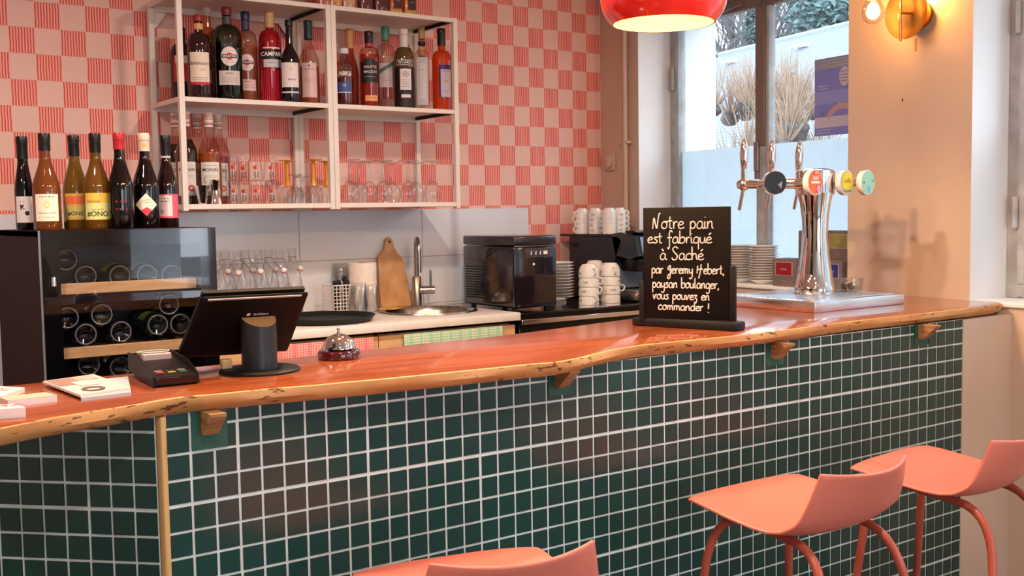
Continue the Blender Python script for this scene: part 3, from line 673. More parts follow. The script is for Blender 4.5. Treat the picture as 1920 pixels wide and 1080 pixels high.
cut.location = (0, 0, 0); bpy.context.view_layer.update(); dg.update(); me = bpy.data.meshes.new_from_object(o.evaluated_get(dg)); o.modifiers.clear(); o.data = me; bpy.data.objects.remove(cut)
b = B(); b.lathe([(SKR, ZW+.0005), (SKR-.002, ZW+.006), (SKR-.018, ZW+.005), (SKR-.026, ZW-.006), (SKR-.032, ZW-.02), (SKR-.042, ZW-.12), (SKR-.07, ZW-.15), (.03, ZW-.155), (0, ZW-.156)], 56, Matrix.Translation((SKC.x, SKC.y, 0)), cap=False)
loc_obj(b, 'sink_basin', M_steel, wt)
b = B()
for k in range(6):
    a = math.radians(188+k*4.2); x, y = SKC.x+(SKR-.033)*math.cos(a), SKC.y+(SKR-.033)*math.sin(a); b.box((x, y, ZW-.035), (.006, .006, .022), 0, a)
loc_obj(b, 'overflow_slots', M_blackm, wt, smooth=0)
# tap
fx, fy = 2.480, 4.272
fc = thing('kitchen_tap', 'brushed steel mixer tap with a tall curved spout behind the sink', 'tap', (fx, fy, ZW), math.radians(-24))
b = B(); b.lathe([(.026, 0), (.026, .004), (.0215, .006), (.0215, .135), (.019, .138)], 24); b.obj('body', M_steel, fc)
b = B(); n = 12; cx_ = .07
pts = [(0, 0, .13), (0, 0, .25)]+[(0, -.055+.055*math.cos(PI*i/n), .255+.055*math.sin(PI*i/n)) for i in range(n+1)]+[(0, -.110, .16)]
b.tube(pts, [.0105]*(len(pts)-1)+[.0105], 14); b.obj('spout', M_steel, fc)
b = B(); b.cyl((.012, -.008, .075), (.078, -.010, .075), .0185, n=20); b.cyl((.078, -.01, .075), (.081, -.01, .075), .016, n=20); b.obj('side_valve', M_steel, fc)
b = B(); b.cyl((.062, -.010, .088), (.062, -.012, .165), .0045, n=10); b.obj('lever', M_steel, fc)
# towels hanging over the cabinet front
def cloth_mat(name, base, c1, c2, sc, hs):
    m = mat(name, base, .85); g = G(m); N = g.N; L = g.L; geo = N.new('ShaderNodeNewGeometry'); sp = N.new('ShaderNodeSeparateXYZ'); L.new(geo.outputs['Position'], sp.inputs[0])
    x = g.op('MULTIPLY', sp.outputs[0], sc); z = g.op('MULTIPLY', sp.outputs[2], hs)
    big = g.op('GREATER_THAN', g.op('FRACT', g.op('MULTIPLY', x, .18)), .72)
    fx_ = g.op('GREATER_THAN', g.op('FRACT', x), .68); fz = g.op('GREATER_THAN', g.op('FRACT', z), .7)
    lines = g.op('MAXIMUM', fx_, fz); c = g.mix(g.op('MULTIPLY', lines, .8), base, c1); c = g.mix(g.op('MULTIPLY', big, .55), c, c2); L.new(c, N['Principled BSDF'].inputs['Base Color']); return m
def towel(name_, x0, x1, z0, m, label, seed):
    r_ = random.Random(seed); b = B(); ph = r_.random()*6
    def fn(u, v):
        x = x0+(x1-x0)*u; z = .9595-(.9595-z0)*v; d = .004*math.sin(u*17+ph)*v+.003*math.sin(u*41+ph*2)*v
        return (x, 3.716+d-.004, z)
    b.grid(fn, 60, 8); o = b.obj(name_, m, smooth=60); md = o.modifiers.new('t', 'SOLIDIFY'); md.thickness = .003; tag(o, label, 'towel'); return o
towel('dish_towel', 1.50, 1.955, .42, cloth_mat('red_check_cotton', rgb(232, 170, 160), rgb(196, 60, 66), rgb(222, 96, 100), 95, 110), 'red checked tea towel hanging on the cabinet behind the bell', 1)
towel('dish_towel', 2.09, 2.565, .45, cloth_mat('green_check_cotton', rgb(206, 214, 190), rgb(120, 160, 128), rgb(120, 186, 142), 120, 95), 'green and white checked tea towel hanging under the sink', 2)
# chopping board leaning on the tiles
pts = [(0, 0), (.158, 0), (.150, .10), (.132, .222), (.108, .245), (.094, .27), (.088, .30), (.078, .318), (.062, .320), (.050, .308), (.046, .285), (.040, .262), (.022, .246), (.006, .228), (0, .10)]
b = B(); b.prism(pts, 0, .016); 
cb = b.obj('body', M_beech, None); bmesh_hole = None
cbr = thing('chopping_board', 'beech chopping board with a rounded handle leaning on the white tiles', 'chopping board', (2.312, 4.318, ZW), 0)
cb.parent = cbr; cb.rotation_euler = (math.radians(83), 0, 0)
md = cb.modifiers.new('b', 'BEVEL'); md.width = .004; md.segments = 3
b = B(); b.cyl((.068, .298, .0155), (.068, .298, .0168), .0055, n=14); h = b.obj('hang_hole', M_blackm, cbr, smooth=0); h.rotation_euler = (math.radians(83), 0, 0)
# kitchen roll
p = atZ(655, 589, ZW); p = Vector((2.195, 4.25, ZW))
kr = thing('paper_towel_roll', 'upright roll of white kitchen paper beside the wire caddy', 'kitchen roll', p)
b = B(); b.lathe([(.062, .001), (.0625, .004), (.060, .210), (.059, .212), (.02, .212), (.02, .20)], 40); b.obj('paper', noisy('soft_paper', rgb(238, 224, 214), rgb(230, 214, 204), 40, .9, .2), kr)
b = B(); b.lathe([(.0195, .195), (.0195, .2135), (.017, .2135), (.017, .195)], 24, cap=False); b.obj('cardboard_core', mat('cardboard', rgb(160, 120, 90), .9), kr)
# wire caddy
cdp = Vector((2.055, 4.20, ZW)); cy_ = thing('wire_caddy', 'white wire caddy full of dark utensils on the worktop', 'caddy', cdp)
b = B(); a = .052
for k in range(8):
    t_ = -a+2*a*k/7
    for s in (-1, 1): b.tube([(t_, s*a, 0.004), (t_, s*a, .125)], .0017, 5); b.tube([(s*a, t_, 0.004), (s*a, t_, .125)], .0017, 5)
for k in range(9):
    z = .004+.121*k/8; b.tube([(-a, -a, z), (a, -a, z), (a, a, z), (-a, a, z)], .0018 if k < 8 else .003, 5, True)
b.obj('basket', M_paperw, cy_)
ut = thing('utensil_bundle', 'dark utensils standing in the white wire caddy', 'utensils', cdp+Vector((0, 0, .004))); r_ = random.Random(4)
for k in range(7):
    b = B(); x, y = r_.uniform(-.03, .03), r_.uniform(-.03, .03); e = Vector((x*1.3+.004, y*1.3, r_.uniform(.115, .15))); b.tube([(x, y, 0), e], .005, 8); b.sphere(e, .012, 10, (1, .35, 1.3)); b.obj('utensil', M_blackm, ut)
# stacked clear plastic cups
def tumbler_prof(r0, r1, h, t=.0012): return [(r0*.94, 0), (r0, .001), (r1, h)]
cup_m = B().lathe([(.0, .0005), (.028, 0), (.03, .002), (.040, .10), (.0408, .1005)], 24, cap=False).mesh('tumbler_body', M_glassh)
def quick(name, me, loc, label, cat, group, rz=0, rx=0):
    o = bpy.data.objects.new(name, me); COL.objects.link(o); o.location = loc; o.rotation_euler = (rx, 0, rz); return tag(o, label, cat, group)
for k in range(4): quick('plastic_cup', cup_m, (2.095+.002*k, 4.11, ZW+.102+k*.011), 'clear upturned cup, %s up in the stack before the wire caddy' % ORD[k], 'cup', 'clear cups by the wire caddy', 0, PI)
for k in range(3): quick('plastic_cup', cup_m, (2.165, 4.13, ZW+.102+k*.011), 'clear upturned cup, %s up in the stack before the kitchen roll' % ORD[k], 'cup', 'clear cups by the kitchen roll', 0, PI)
for k in range(6): quick('plastic_cup', cup_m, (2.130, 4.333, ZW+.115+k*.019), 'clear cup, %s up in the tall stack behind the kitchen roll' % ORD[k], 'cup', 'tall stack of clear cups', 0, PI)
# sponge cloth
b = B(); b.grid(lambda u, v: (2.215+.15*u, 4.19+.06*v, ZW+.004+.010*abs(math.sin(u*5+v*2))*(.4+.6*v)), 14, 6); o = b.obj('sponge_cloth', noisy('yellow_cloth', rgb(222, 178, 96), rgb(190, 140, 70), 30, .9)); md = o.modifiers.new('t', 'SOLIDIFY'); md.thickness = .004; md.offset = 1
tag(o, 'crumpled yellow cleaning cloth between kitchen roll and sink', 'cloth')
# round serving tray
tp = Vector((1.862, 3.93, ZW)); tr = thing('serving_tray', 'round black non-slip serving tray on the worktop', 'tray', tp)
B().lathe([(0, .001), (.175, 0), (.178, .003), (.192, .022), (.195, .023), (.194, .026), (.188, .024), (.172, .006), (0, .005)], 56, cap=False).obj('body', M_blackm, tr)
B().lathe([(.168, .0055), (.168, .0068), (0, .0068)], 56).obj('rubber_mat', mat('dark_rubber', (.02, .018, .018), .75), tr)
# ------------------------------------------------------------------ bottles
def prof(R, H, hs, hn, rn, kind='slope', lip=1.14, n=9):
    P = [(0, .004), (R*.82, .001), (R*.93, 0), (R, .007), (R, hs)]
    for i in range(1, n+1):
        t_ = i/n
        if kind == 'slope': f = t_*t_*(3-2*t_); r = R+(rn-R)*(.82*f+.18*math.sin(t_*PI/2))
        elif kind == 'round': r = rn+(R-rn)*math.sqrt(max(0, 1-t_**2.2))
        else: r = R+(rn-R)*t_
        P.append((r, hs+(hn-hs)*t_))
    P += [(rn*.96, H-.022), (rn*lip, H-.020), (rn*lip, H-.008), (rn*.98, H-.006), (rn*.95, H)]
    return P
def clip(P, z1, inset=.0022, z0=.004):
    Q = [(0, z0)]
    for (r, z), (r2, z2) in zip(P, P[1:]):
        if z < z0 and z2 <= z0: continue
        if z > z1: break
        Q.append((max(.001, r-inset), max(z, z0)))
        if z < z1 < z2: f = (z1-z)/(z2-z); Q.append((max(.001, r+(r2-r)*f-inset), z1)); break
    Q.append((0, Q[-1][1])); return Q
LM = {}
def liq(c):
    k = 'liquid_%d_%d_%d' % c
    if k in MT: return MT[k]
    if sum(c) < 230: return mat(k, rgb(*c), .08, coat=.4)
    m = mat(k, rgb(*c), .08); t = m.node_tree; N = t.nodes; L = t.links
    tr = N.new('ShaderNodeBsdfTransparent'); tr.inputs[0].default_value = (*[v**.55 for v in rgb(*c)], 1); mx = N.new('ShaderNodeMixShader'); mx.inputs[0].default_value = .62
    L.new(N['Principled BSDF'].outputs[0], mx.inputs[1]); L.new(tr.outputs[0], mx.inputs[2]); L.new(mx.outputs[0], N['Material Output'].inputs[0]); return m
def cm(c, rough=.5, pre='print_'):
    k = pre+'%d_%d_%d_%d' % (*c, int(rough*100)); return mat(k, rgb(*c), rough)
def gl(c): return glass('tinted_glass_%d_%d_%d' % c, tuple(v**.5 for v in rgb(*c)), .9, base=.02)
def rad(P, z):
    for (r, z0), (r2, z1) in zip(P, P[1:]):
        if z0 <= z <= z1 and z1 > z0: return r+(r2-r)*(z-z0)/(z1-z0)
    return P[4][0]
def curved(root, par, name, r, z0, z1, w_, col, off=.0006, a0=0, th=0):
    """patch of paper wrapped round a bottle; w_ = arc width in metres"""
    b = B(); n = max(4, int(w_/r*8)); h = w_/r/2
    b.grid(lambda u, v: ((r+off)*math.sin(a0-h+2*h*u), -(r+off)*math.cos(a0-h+2*h*u), z0+(z1-z0)*v), n, 1)
    return b.obj(name, col if not isinstance(col, tuple) else cm(col), par, smooth=60, fixn=False)
def disc(par, name, r, z, rd, col, off=.0008, a0=0, sz=1, n=28, ring=0):
    vs = [(rd*math.cos(2*PI*i/n), rd*sz*math.sin(2*PI*i/n)) for i in range(n)]
    b = B()
    if ring: vs2 = [(x*ring, y*ring) for x, y in vs]; b.raw(wrap(vs+vs2, r+off, z, a0), [(i, (i+1) % n, n+(i+1) % n, n+i) for i in range(n)])
    else: b.raw(wrap([(0, 0)]+[(x*.5, y*.5) for x, y in vs]+vs, r+off, z, a0), [(0, 1+i, 1+(i+1) % n) for i in range(n)]+[(1+i, 1+n+i, 1+n+(i+1) % n, 1+(i+1) % n) for i in range(n)])
    return b.obj(name, cm(col) if isinstance(col, tuple) else col, par, smooth=60, fixn=False)
def poly(par, name, r, z, pts, col, off=.0008, a0=0):
    xs = [p[0] for p in pts]; xa, xb = min(xs), max(xs); n = 14; V = []
    for i in range(n+1):
        x = xa+(xb-xa)*min(.9999, max(.0001, i/n)); ys = []
        for (x1, y1), (x2, y2) in zip(pts, pts[1:]+pts[:1]):
            if (x1 <= x <= x2 or x2 <= x <= x1) and x1 != x2: ys.append(y1+(y2-y1)*(x-x1)/(x2-x1))
        V += [(x, min(ys)), (x, max(ys))]
    b = B(); b.raw(wrap(V, r+off, z, a0), [(2*i, 2*i+2, 2*i+3, 2*i+1) for i in range(n)]); return b.obj(name, cm(col) if isinstance(col, tuple) else col, par, smooth=60, fixn=False)
def letter(par, s, r, z, size, col=(30, 26, 26), bold=.0, off=.0012, a0=0, narrow=1, dx=0, flatp=False, name='lettering'):
    v, f = text2d(s, size, bold, narrow)
    b = B()
    if flatp: b.raw([(x+dx, -r-off, z+y) for x, y in v], f)
    else: b.raw(wrap([(x+dx, y) for x, y in v], r+off, z, a0), f)
    return b.obj(name, cm(col) if isinstance(col, tuple) else col, par, smooth=0, fixn=False)
def scribble(par, r, z, w_, n, size, col, a0=0, seed=1, off=.0011, dx=0, name='small_print'):
    """rows of tiny illegible print"""
    r_ = random.Random(seed); b = B(); V = []; Fs = []
    for k in range(n):
        x = -w_/2+w_*.06*r_.random(); zz = -k*size*1.9
        while x < w_/2:
            l_ = size*r_.uniform(.5, 2.2); i = len(V); h = size*r_.uniform(.35, .6); V += [(x+dx, zz), (min(x+l_, w_/2)+dx, zz), (min(x+l_, w_/2)+dx, zz+h), (x+dx, zz+h)]; Fs.append((i, i+1, i+2, i+3)); x += l_+size*.4
    b.raw(wrap(V, r+off, z, a0), Fs); return b.obj(name, cm(col), par, smooth=0, fixn=False)
def bottle(px, top, wpx, base_z, Y, label, kind='slope', hs=.42, hn=.78, rn=.0145, body=(10, 6, 6), solid=True, liquid=None, level=.6, cap=(20, 18, 18), capl=.16, capr=1.12, group=None, turn=0, name='bottle', square=0, R=None, H=None, neckband=None):
    P0 = atY(px, (top+300)/2, Y); p = atY(px, top, Y); x = p.x
    if H is None: H = p.z-base_z
    if R is None: R = wpx/2/pxm((x, Y, base_z+.1))
    root = thing(name, label, 'bottle', (x, Y, base_z), math.atan2(x, Y)*-1+turn, group)
    P = prof(R, H-.004, H*hs, H*hn, rn, kind); n = 4 if square else 36
    def M4(): return Matrix.Rotation(PI/4, 4, 'Z') if square else None
    if solid:
        b = B(); b.lathe(P, 36); b.obj('body', mat('bottle_glass_%d_%d_%d' % body, rgb(*body), .05, coat=.3, spec=.6), root)
    else:
        b = B()
        if square:
            Q = P; b.lathe([(r*1.25 if z <= H*hs+.001 else r*1.0+(R*.25)*max(0, 1-(z-H*hs)/(H*(hn-hs))), z) for r, z in Q], 4, M4(), cap=False); o = b.obj('body', gl(body), root, smooth=50)
            md = o.modifiers.new('b', 'BEVEL'); md.width = R*.18; md.segments = 3; md.limit_method = 'ANGLE'; md.angle_limit = math.radians(60)
        else: b.lathe(P, 36, cap=False); b.obj('body', gl(body), root)
        if liquid:
            L = clip(P, H*level); b = B()
            if square: b.lathe([(r*1.2 if z <= H*hs+.001 else r, z) for r, z in L], 4, M4()); b.obj('liquid', liq(liquid), root, smooth=50)
            else: b.lathe(L, 36); b.obj('liquid', liq(liquid), root)
    if cap:
        r = rn*capr; cl = H*capl; b = B(); b.lathe([(r*.99, H-cl), (r, H-cl+.001), (r, H-.024), (r*1.05, H-.022), (r*1.05, H-.003), (r*.96, H), (0, H)], 24, cap=False); b.obj('cap', cm(cap, .35), root)
    if neckband:
        z0, z1, c = neckband; curved(root, root, 'neck_label', rn*1.03, H*z0, H*z1, 2*PI*rn*1.02, c)
    root['R'] = R; root['H'] = H
    return root, R, H
# ---- wine bottles on the wine cooler
ZC = 1.4005; CLR = 'wine bottles on top of the wine cooler'
def lab(root, R, H, z0, z1, wd, col, a0=0): return curved(root, root, 'label', R, H*z0, H*z1, wd*R, col, a0=a0)
o, R, H = bottle(40, 256, 33, ZC, 3.60, 'black wine bottle with white sketch label at far left on the cooler', body=(6, 5, 7), rn=.0145, capl=.24, group=CLR)
l = lab(o, R, H, .08, .36, 2.0, (226, 206, 198)); scribble(l, R, H*.30, R*.5, 3, .006, (60, 50, 50), -.25, 2); disc(l, 'drawing', R, H*.18, .007, (40, 34, 36), a0=.25); disc(l, 'drawing', R, H*.25, .005, (60, 44, 44), a0=-.3)
o, R, H = bottle(82, 250, 50, ZC, 3.50, 'amber brown wine bottle with square cream label', body=(104, 54, 20), rn=.015, capl=.18, group=CLR)
l = lab(o, R, H, .09, .37, 1.75, (236, 220, 200)); scribble(l, R, H*.335, R*1.1, 1, .007, (150, 130, 110)); disc(l, 'emblem', R, H*.26, .008, (222, 200, 120), sz=1.4, ring=.5); scribble(l, R, H*.17, R*1.2, 1, .005, (150, 120, 100)); scribble(l, R, H*.12, R*1.2, 1, .009, (196, 178, 158))
o, R, H = bottle(137, 254, 45, ZC, 3.585, 'olive brown wine bottle with orange label, half hidden by its neighbour', body=(100, 68, 18), rn=.015, capl=.22, group=CLR)
l = lab(o, R, H, .10, .38, 1.9, (214, 160, 74)); curved(o, l, 'sunset_band', R, H*.27, H*.35, 1.8*R, (226, 104, 56), .0010); curved(o, l, 'sunset_band', R, H*.12, H*.24, 1.8*R, (196, 176, 100), .0010); letter(l, '#ONO', R, H*.165, .018, (44, 34, 28), .01, .0016)
o, R, H = bottle(177, 250, 49, ZC, 3.50, 'olive brown wine bottle with bright yellow label', body=(98, 62, 18), rn=.015, capl=.20, group=CLR)
l = lab(o, R, H, .095, .375, 1.95, (236, 186, 70)); curved(o, l, 'green_band', R, H*.10, H*.27, 1.9*R, (214, 216, 140), .0010); curved(o, l, 'dark_wave', R, H*.27, H*.30, 1.0*R, (196, 150, 62), .0012, -.3); letter(l, '#ONO', R, H*.155, .022, (40, 36, 34), .012, .0016); scribble(l, R, H*.20, R*.9, 1, .004, (120, 110, 70), 0, 3, .0014)
o, R, H = bottle(222, 249, 45, ZC, 3.445, 'black wine bottle with red capsule and faint red print', body=(7, 3, 5), cap=(186, 38, 46), rn=.0155, capl=.175, group=CLR)
scribble(o, R, H*.27, R*1.0, 2, .012, (120, 16, 34), 0, 5, name='red_print')
o, R, H = bottle(269, 250, 49, ZC, 3.51, 'black wine bottle with cream capsule and diamond label', body=(8, 3, 6), cap=(232, 206, 180), rn=.0155, capl=.19, group=CLR)
q = .036; l = poly(o, 'label', R, H*.245, [(0, -q), (q*.55, -q*.45), (q, 0), (q*.5, q*.5), (0, q), (-q*.5, q*.5), (-q, 0), (-q*.55, -q*.45)], (236, 220, 198), .0012)
poly(l, 'red_tip', R, H*.245, [(0, -q), (q*.5, -q*.5), (q*.28, -q*.36), (.002, -q*.22), (-q*.28, -q*.40), (-q*.5, -q*.5)], (214, 54, 66), .0018); scribble(l, R, H*.29, .03, 2, .004, (90, 70, 60), 0, 8, .0016); disc(o, 'capsule_dot', .0155*1.12, H*.87, .006, (226, 176, 96))
o, R, H = bottle(309, 254, 40, ZC, 3.57, 'dark wine bottle with pink and grey label, rightmost on the cooler', body=(24, 6, 10), rn=.0145, capl=.21, group=CLR, neckband=(.755, .775, (200, 196, 196)))
l = lab(o, R, H, .10, .36, 2.4, (236, 82, 102)); curved(o, l, 'white_panel', R, H*.12, H*.345, 1.5*R, (220, 196, 200), .0010, -.3); scribble(l, R, H*.31, R*.8, 2, .005, (120, 20, 40), -.2, 9, .0015); disc(l, 'drawing', R, H*.17, .006, (70, 60, 70), .0015, -.5, ring=.6)
# ---- wine cooler
co = thing('wine_cooler', 'black wine cooler with a glass door and wooden shelf fronts', 'wine cooler', (.97, 3.65, 0)); 
CX0, CX1, CY0, CY1 = .702, 1.232, 3.40, 4.10
M_coolside = mat('brown_black_enamel', rgb(50, 24, 20), .6, spec=.05)
b = B(); b.bx((CX0, CY0+.035, .05), (CX0+.02, CY1, ZC-.002), .002, 1); b.bx((CX1-.02, CY0+.035, .05), (CX1, CY1, ZC-.002), .002, 1); b.bx((CX0, CY0+.035, ZC-.022), (CX1, CY1, ZC-.001), .002, 1); b.bx((CX0+.02, CY1-.02, .05), (CX1-.02, CY1, ZC-.02)); b.bx((CX0, CY0+.035, .03), (CX1, CY1, .06)); loc_obj(b, 'cabinet', M_coolside, co)
b = B(); b.bx((CX0+.021, CY0+.30, .07), (CX1-.021, CY0+.31, ZC-.03)); loc_obj(b, 'inner_back', mat('dark_blue_liner', rgb(30, 32, 52), .4), co, smooth=0)
gx0, gx1, gz1 = CX0+.052, CX1-.052, ZC-.050
b = B()
for a, c in (((CX0, .07), (gx0, ZC-.002)), ((gx1, .07), (CX1, ZC-.002)), ((gx0, gz1), (gx1, ZC-.002)), ((gx0, .07), (gx1, .62))): b.bx((a[0], CY0+.003, a[1]), (c[0], CY0+.033, c[1]))
dr = loc_obj(b, 'door', M_blkgl, co, smooth=0)
b = B(); b.bx((CX0+.001, CY0, .07), (CX1-.001, CY0+.003, ZC-.003), .001, 1); g_ = loc_obj(b, 'door_glass', glass('smoked_door_glass', (.90, .90, .92), 1.1, .015, base=.0, edge=.9), co)
b = B(); b.cyl((CX0+.028, CY0-.018, 1.235), (CX0+.028, CY0-.018, 1.262), .007, n=12); b.cyl((CX0+.028, CY0-.018, 1.248), (CX0+.028, CY0, 1.248), .006, n=12); loc_obj(b, 'door_catch', M_chrome, co)
ri = random.Random(5)
shz = [1.222, 1.026, .83]
for z in shz:
    b = B(); b.bx((gx0+.002, CY0+.045, z-.019), (gx1-.002, CY0+.063, z+.015), .002, 1); loc_obj(b, 'shelf_front', M_wood, co)
    b = B()
    for k in range(7): x = gx0+.03+k*(gx1-gx0-.06)/6; b.box((x, CY0+.18, z-.004), (.022, .22, .010))
    b.bx((CX0+.021, CY0+.07, z-.012), (CX1-.021, CY0+.085, z-.002)); b.bx((CX0+.021, CY0+.27, z-.012), (CX1-.021, CY0+.285, z-.002)); loc_obj(b, 'shelf_slats', M_wood, co, smooth=0)
def lying(px, py, Y, rz=0, label='', col=(14, 14, 20), lab_=None):
    p = atY(px, py, Y); root = thing('lying_wine_bottle', label, 'bottle', (p.x, Y, p.z), 0, 'wine bottles lying in the cooler')
    P = prof(.0385, .235, .15, .19, .0145, 'slope')
    P = [(0, .018), (.018, .012), (.028, .002), (.033, 0), (.0385, .006)]+P[4:]
    M = Matrix.Rotation(-PI/2, 4, 'X')
    b = B(); b.lathe(P, 32, M, cap=False); b.obj('body', mat('bottle_glass_%d_%d_%d' % col, rgb(*col), .06, coat=.3, spec=.6), root)
    b = B(); b.lathe([(.0285, -.0004), (.0305, -.0012), (.0325, -.0004)], 32, M, cap=False); b.obj('base_ring', mat('frosted_glass_ring', rgb(120, 124, 132), .25), root)
    if lab_:
        b = B(); h = .9; b.grid(lambda u, v: (.0392*math.sin(-h+2*h*u-.3), .03+.07*v, .0392*math.cos(-h+2*h*u-.3)), 10, 1); b.obj('label', cm(lab_), root, smooth=60, fixn=False)
    return root
ly = [(124, 487, 0, None), (161, 518, 0, None), (225, 517, 0, (214, 206, 130)), (276, 515, 0, (205, 225, 215)), (322, 516, 0, None),
      (127, 596, 0, None), (191, 590, 1, (220, 216, 206)), (161, 627, 0, None), (227, 622, 0, None), (296, 609, 0, (128, 160, 78)), (317, 571, 1, None), (338, 607, 0, None),
      (167, 684, 0, None), (226, 688, 0, (150, 140, 140)), (281, 680, 0, None)]
txt = ['lying bottle at the left end of the cooler top row', 'lying bottle second from left in the cooler top row', 'lying bottle with yellow-green label in the cooler top row', 'lying bottle with pale mint label in the cooler top row', 'rightmost lying bottle of the cooler top row',
       'lying bottle at the left end of the cooler middle row', 'lying bottle with white label raised on the cooler middle row', 'lying bottle under the white-labelled one in the cooler', 'lying bottle at the centre of the cooler middle row', 'lying bottle with green label in the cooler middle row', 'lying bottle above the green-labelled one in the cooler', 'rightmost lying bottle of the cooler middle row',
       'lying bottle at left of the lowest visible cooler row', 'lying bottle with grey label in the lowest visible cooler row', 'rightmost bottle of the lowest visible cooler row']
for (x, y, up_, lb), tx in zip(ly, txt): lying(x, y, 3.478+.006*(x % 3), 0, tx, (14, 15, 24) if not lb else (16, 26, 22), lb)
# ------------------------------------------------------------------ wall shelves
SZ = dict(lo=(1.462, 1.481), mid=(1.862, 1.880), top=(2.254, 2.272)); SY0, SY1 = 4.0, 4.355
def shelf_unit(x0, x1, label):
    root = thing('wall_shelf_unit', label, 'shelf unit', ((x0+x1)/2, 4.18, 1.46), 0, 'cream steel shelf units on the wall')
    pw = .021
    for x in (x0, x1-pw):
        for y in (SY0, SY1-pw): loc_obj(B().bx((x, y, 1.456), (x+pw, y+pw, 2.272), .001, 1), 'post', M_shelf, root)
    for nm, (z0, z1) in SZ.items():
        b = B()
        b.bx((x0+pw, SY0+.001, z0), (x1-pw, SY0+pw, z1), .001, 1); b.bx((x0+pw, SY1-pw, z0-.012 if nm != 'lo' else z0), (x1-pw, SY1, z1), .001, 1)
        for x in (x0, x1-pw): b.bx((x+.001, SY0+pw, z0), (x+pw-.001, SY1-pw, z1), .001, 1)
        b.bx((x0+pw, SY0+pw, z1-.006), (x1-pw, SY1-pw, z1-.003)); loc_obj(b, 'shelf', M_shelf, root)
        if nm != 'lo': loc_obj(B().bx((x1-pw-.010, SY0+pw, z0-.003), (x1-pw-.005, SY1-pw-.01, z1-.0065)), 'shadow_gap_strip', M_blackm, root, smooth=0)  # black strip stands in for the shadow under the side rail
    for xx, s in ((x0+pw, 1), (x1-pw, -1)):
        b = B()
        b.hull([(xx, SY1-.010, 2.245), (xx, SY1-.008, 2.245), (xx+s*.055, SY1-.010, 2.245), (xx+s*.055, SY1-.008, 2.245), (xx, SY1-.010, 2.17), (xx, SY1-.008, 2.17)])
        loc_obj(b, 'corner_gusset', M_shelf, root, smooth=0)
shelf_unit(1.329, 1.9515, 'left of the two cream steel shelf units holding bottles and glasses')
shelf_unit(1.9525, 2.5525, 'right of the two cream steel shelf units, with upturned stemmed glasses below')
MZ = SZ['mid'][1]-.002; LZ = SZ['lo'][1]-.002; TZ = SZ['top'][1]-.002
GM = 'spirit bottles on the middle shelf'
o, R, H = bottle(339, 52, 42, MZ, 4.26, 'tall black bottle with red label behind the left shelf post', kind='round', hs=.62, hn=.80, body=(14, 6, 8), group=GM)
l = lab(o, R, H, .28, .62, 1.6, (206, 56, 40)); curved(o, l, 'cream_panel', R, H*.52, H*.62, 1.2*R, (236, 214, 190), .001); letter(l, 'P', R, H*.57, .028, (214, 110, 60), .03, .0014)
o, R, H = bottle(371, 29, 44, MZ, 4.08, 'dark rum bottle with cream label and red foot band', kind='round', hs=.62, hn=.80, rn=.016, body=(40, 10, 14), cap=(150, 38, 28), capl=.06, capr=1.2, group=GM, neckband=(.83, .90, (222, 164, 96)))
l = lab(o, R, H, .18, .55, 1.75, (234, 212, 194)); letter(l, 'Barbancourt', R, H*.42, .019, (56, 40, 40), .004, .0012, narrow=.8); scribble(l, R, H*.33, R*1.0, 1, .013, (222, 170, 96)); scribble(l, R, H*.245, R*1.3, 2, .004, (90, 70, 66)); curved(o, l, 'red_band', R, H*.165, H*.20, 1.75*R, (188, 26, 52), .001)
o, R, H = bottle(387, 15, 40, MZ, 4.22, 'amber bottle with white cap standing behind the dark rum bottle', kind='round', hs=.62, hn=.80, body=(170, 84, 42), cap=(216, 198, 190), capl=.085, group=GM)
l = lab(o, R, H, .14, .56, 2.0, (176, 150, 150)); scribble(l, R, H*.46, R*1.3, 5, .008, (80, 50, 60))
o, R, H = bottle(424, 14, 53, MZ, 4.10, 'large dark green vermouth bottle with round white medallion', kind='round', hs=.66, hn=.82, rn=.0165, body=(52, 96, 36), solid=False, liquid=(14, 16, 10), level=.62, cap=(116, 28, 34), capl=.085, group=GM, neckband=(.79, .90, (70, 60, 62)))
def medal(o, R, H, z, rd, a0=.12, s='MARTINI'):
    l = disc(o, 'label', R, z, rd, (236, 216, 208), .001, a0, 1.1); disc(l, 'red_disc', R, z, rd*.42, (206, 60, 76), .0016, a0)
    curved(o, l, 'black_bar', R, z-rd*.20, z+rd*.20, rd*1.75, (24, 20, 22), .0022, a0); letter(l, s, R, z, rd*.36, (240, 224, 216), .02, .0028, a0, narrow=1.1); disc(l, 'fine_ring', R, z, rd*.93, (200, 170, 168), .0014, a0, 1.1, ring=.97)
    scribble(l, R, z+rd*.65, rd*.9, 1, rd*.09, (150, 110, 110), a0, 4, .0016); scribble(l, R, z-rd*.55, rd*1.0, 2, rd*.09, (150, 110, 110), a0, 6, .0016); return l
medal(o, R, H, H*.465, .0335); l = curved(o, o, 'foot_label', R, H*.165, H*.315, 1.55*R, (214, 192, 190), a0=.1); letter(l, 'ROSSO', R, H*.285, .009, (60, 50, 54), .01, a0=.1); scribble(l, R, H*.235, R*1.2, 3, .004, (130, 100, 104), .1)
o, R, H = bottle(459, 22, 42, MZ, 4.17, 'clear vermouth bottle with blue cap and round white medallion', kind='round', hs=.66, hn=.80, rn=.015, body=(222, 190, 170), solid=False, liquid=(214, 140, 100), level=.60, cap=(48, 44, 92), capl=.09, group=GM, neckband=(.80, .90, (60, 56, 84)))
medal(o, R, H, H*.44, .030, .05); l = curved(o, o, 'foot_label', R, H*.14, H*.26, 1.6*R, (224, 186, 178), a0=.05); letter(l, 'BIANCO', R, H*.235, .008, (150, 90, 90), .006, a0=.05); scribble(l, R, H*.195, R*1.2, 2, .004, (170, 120, 116), .05)
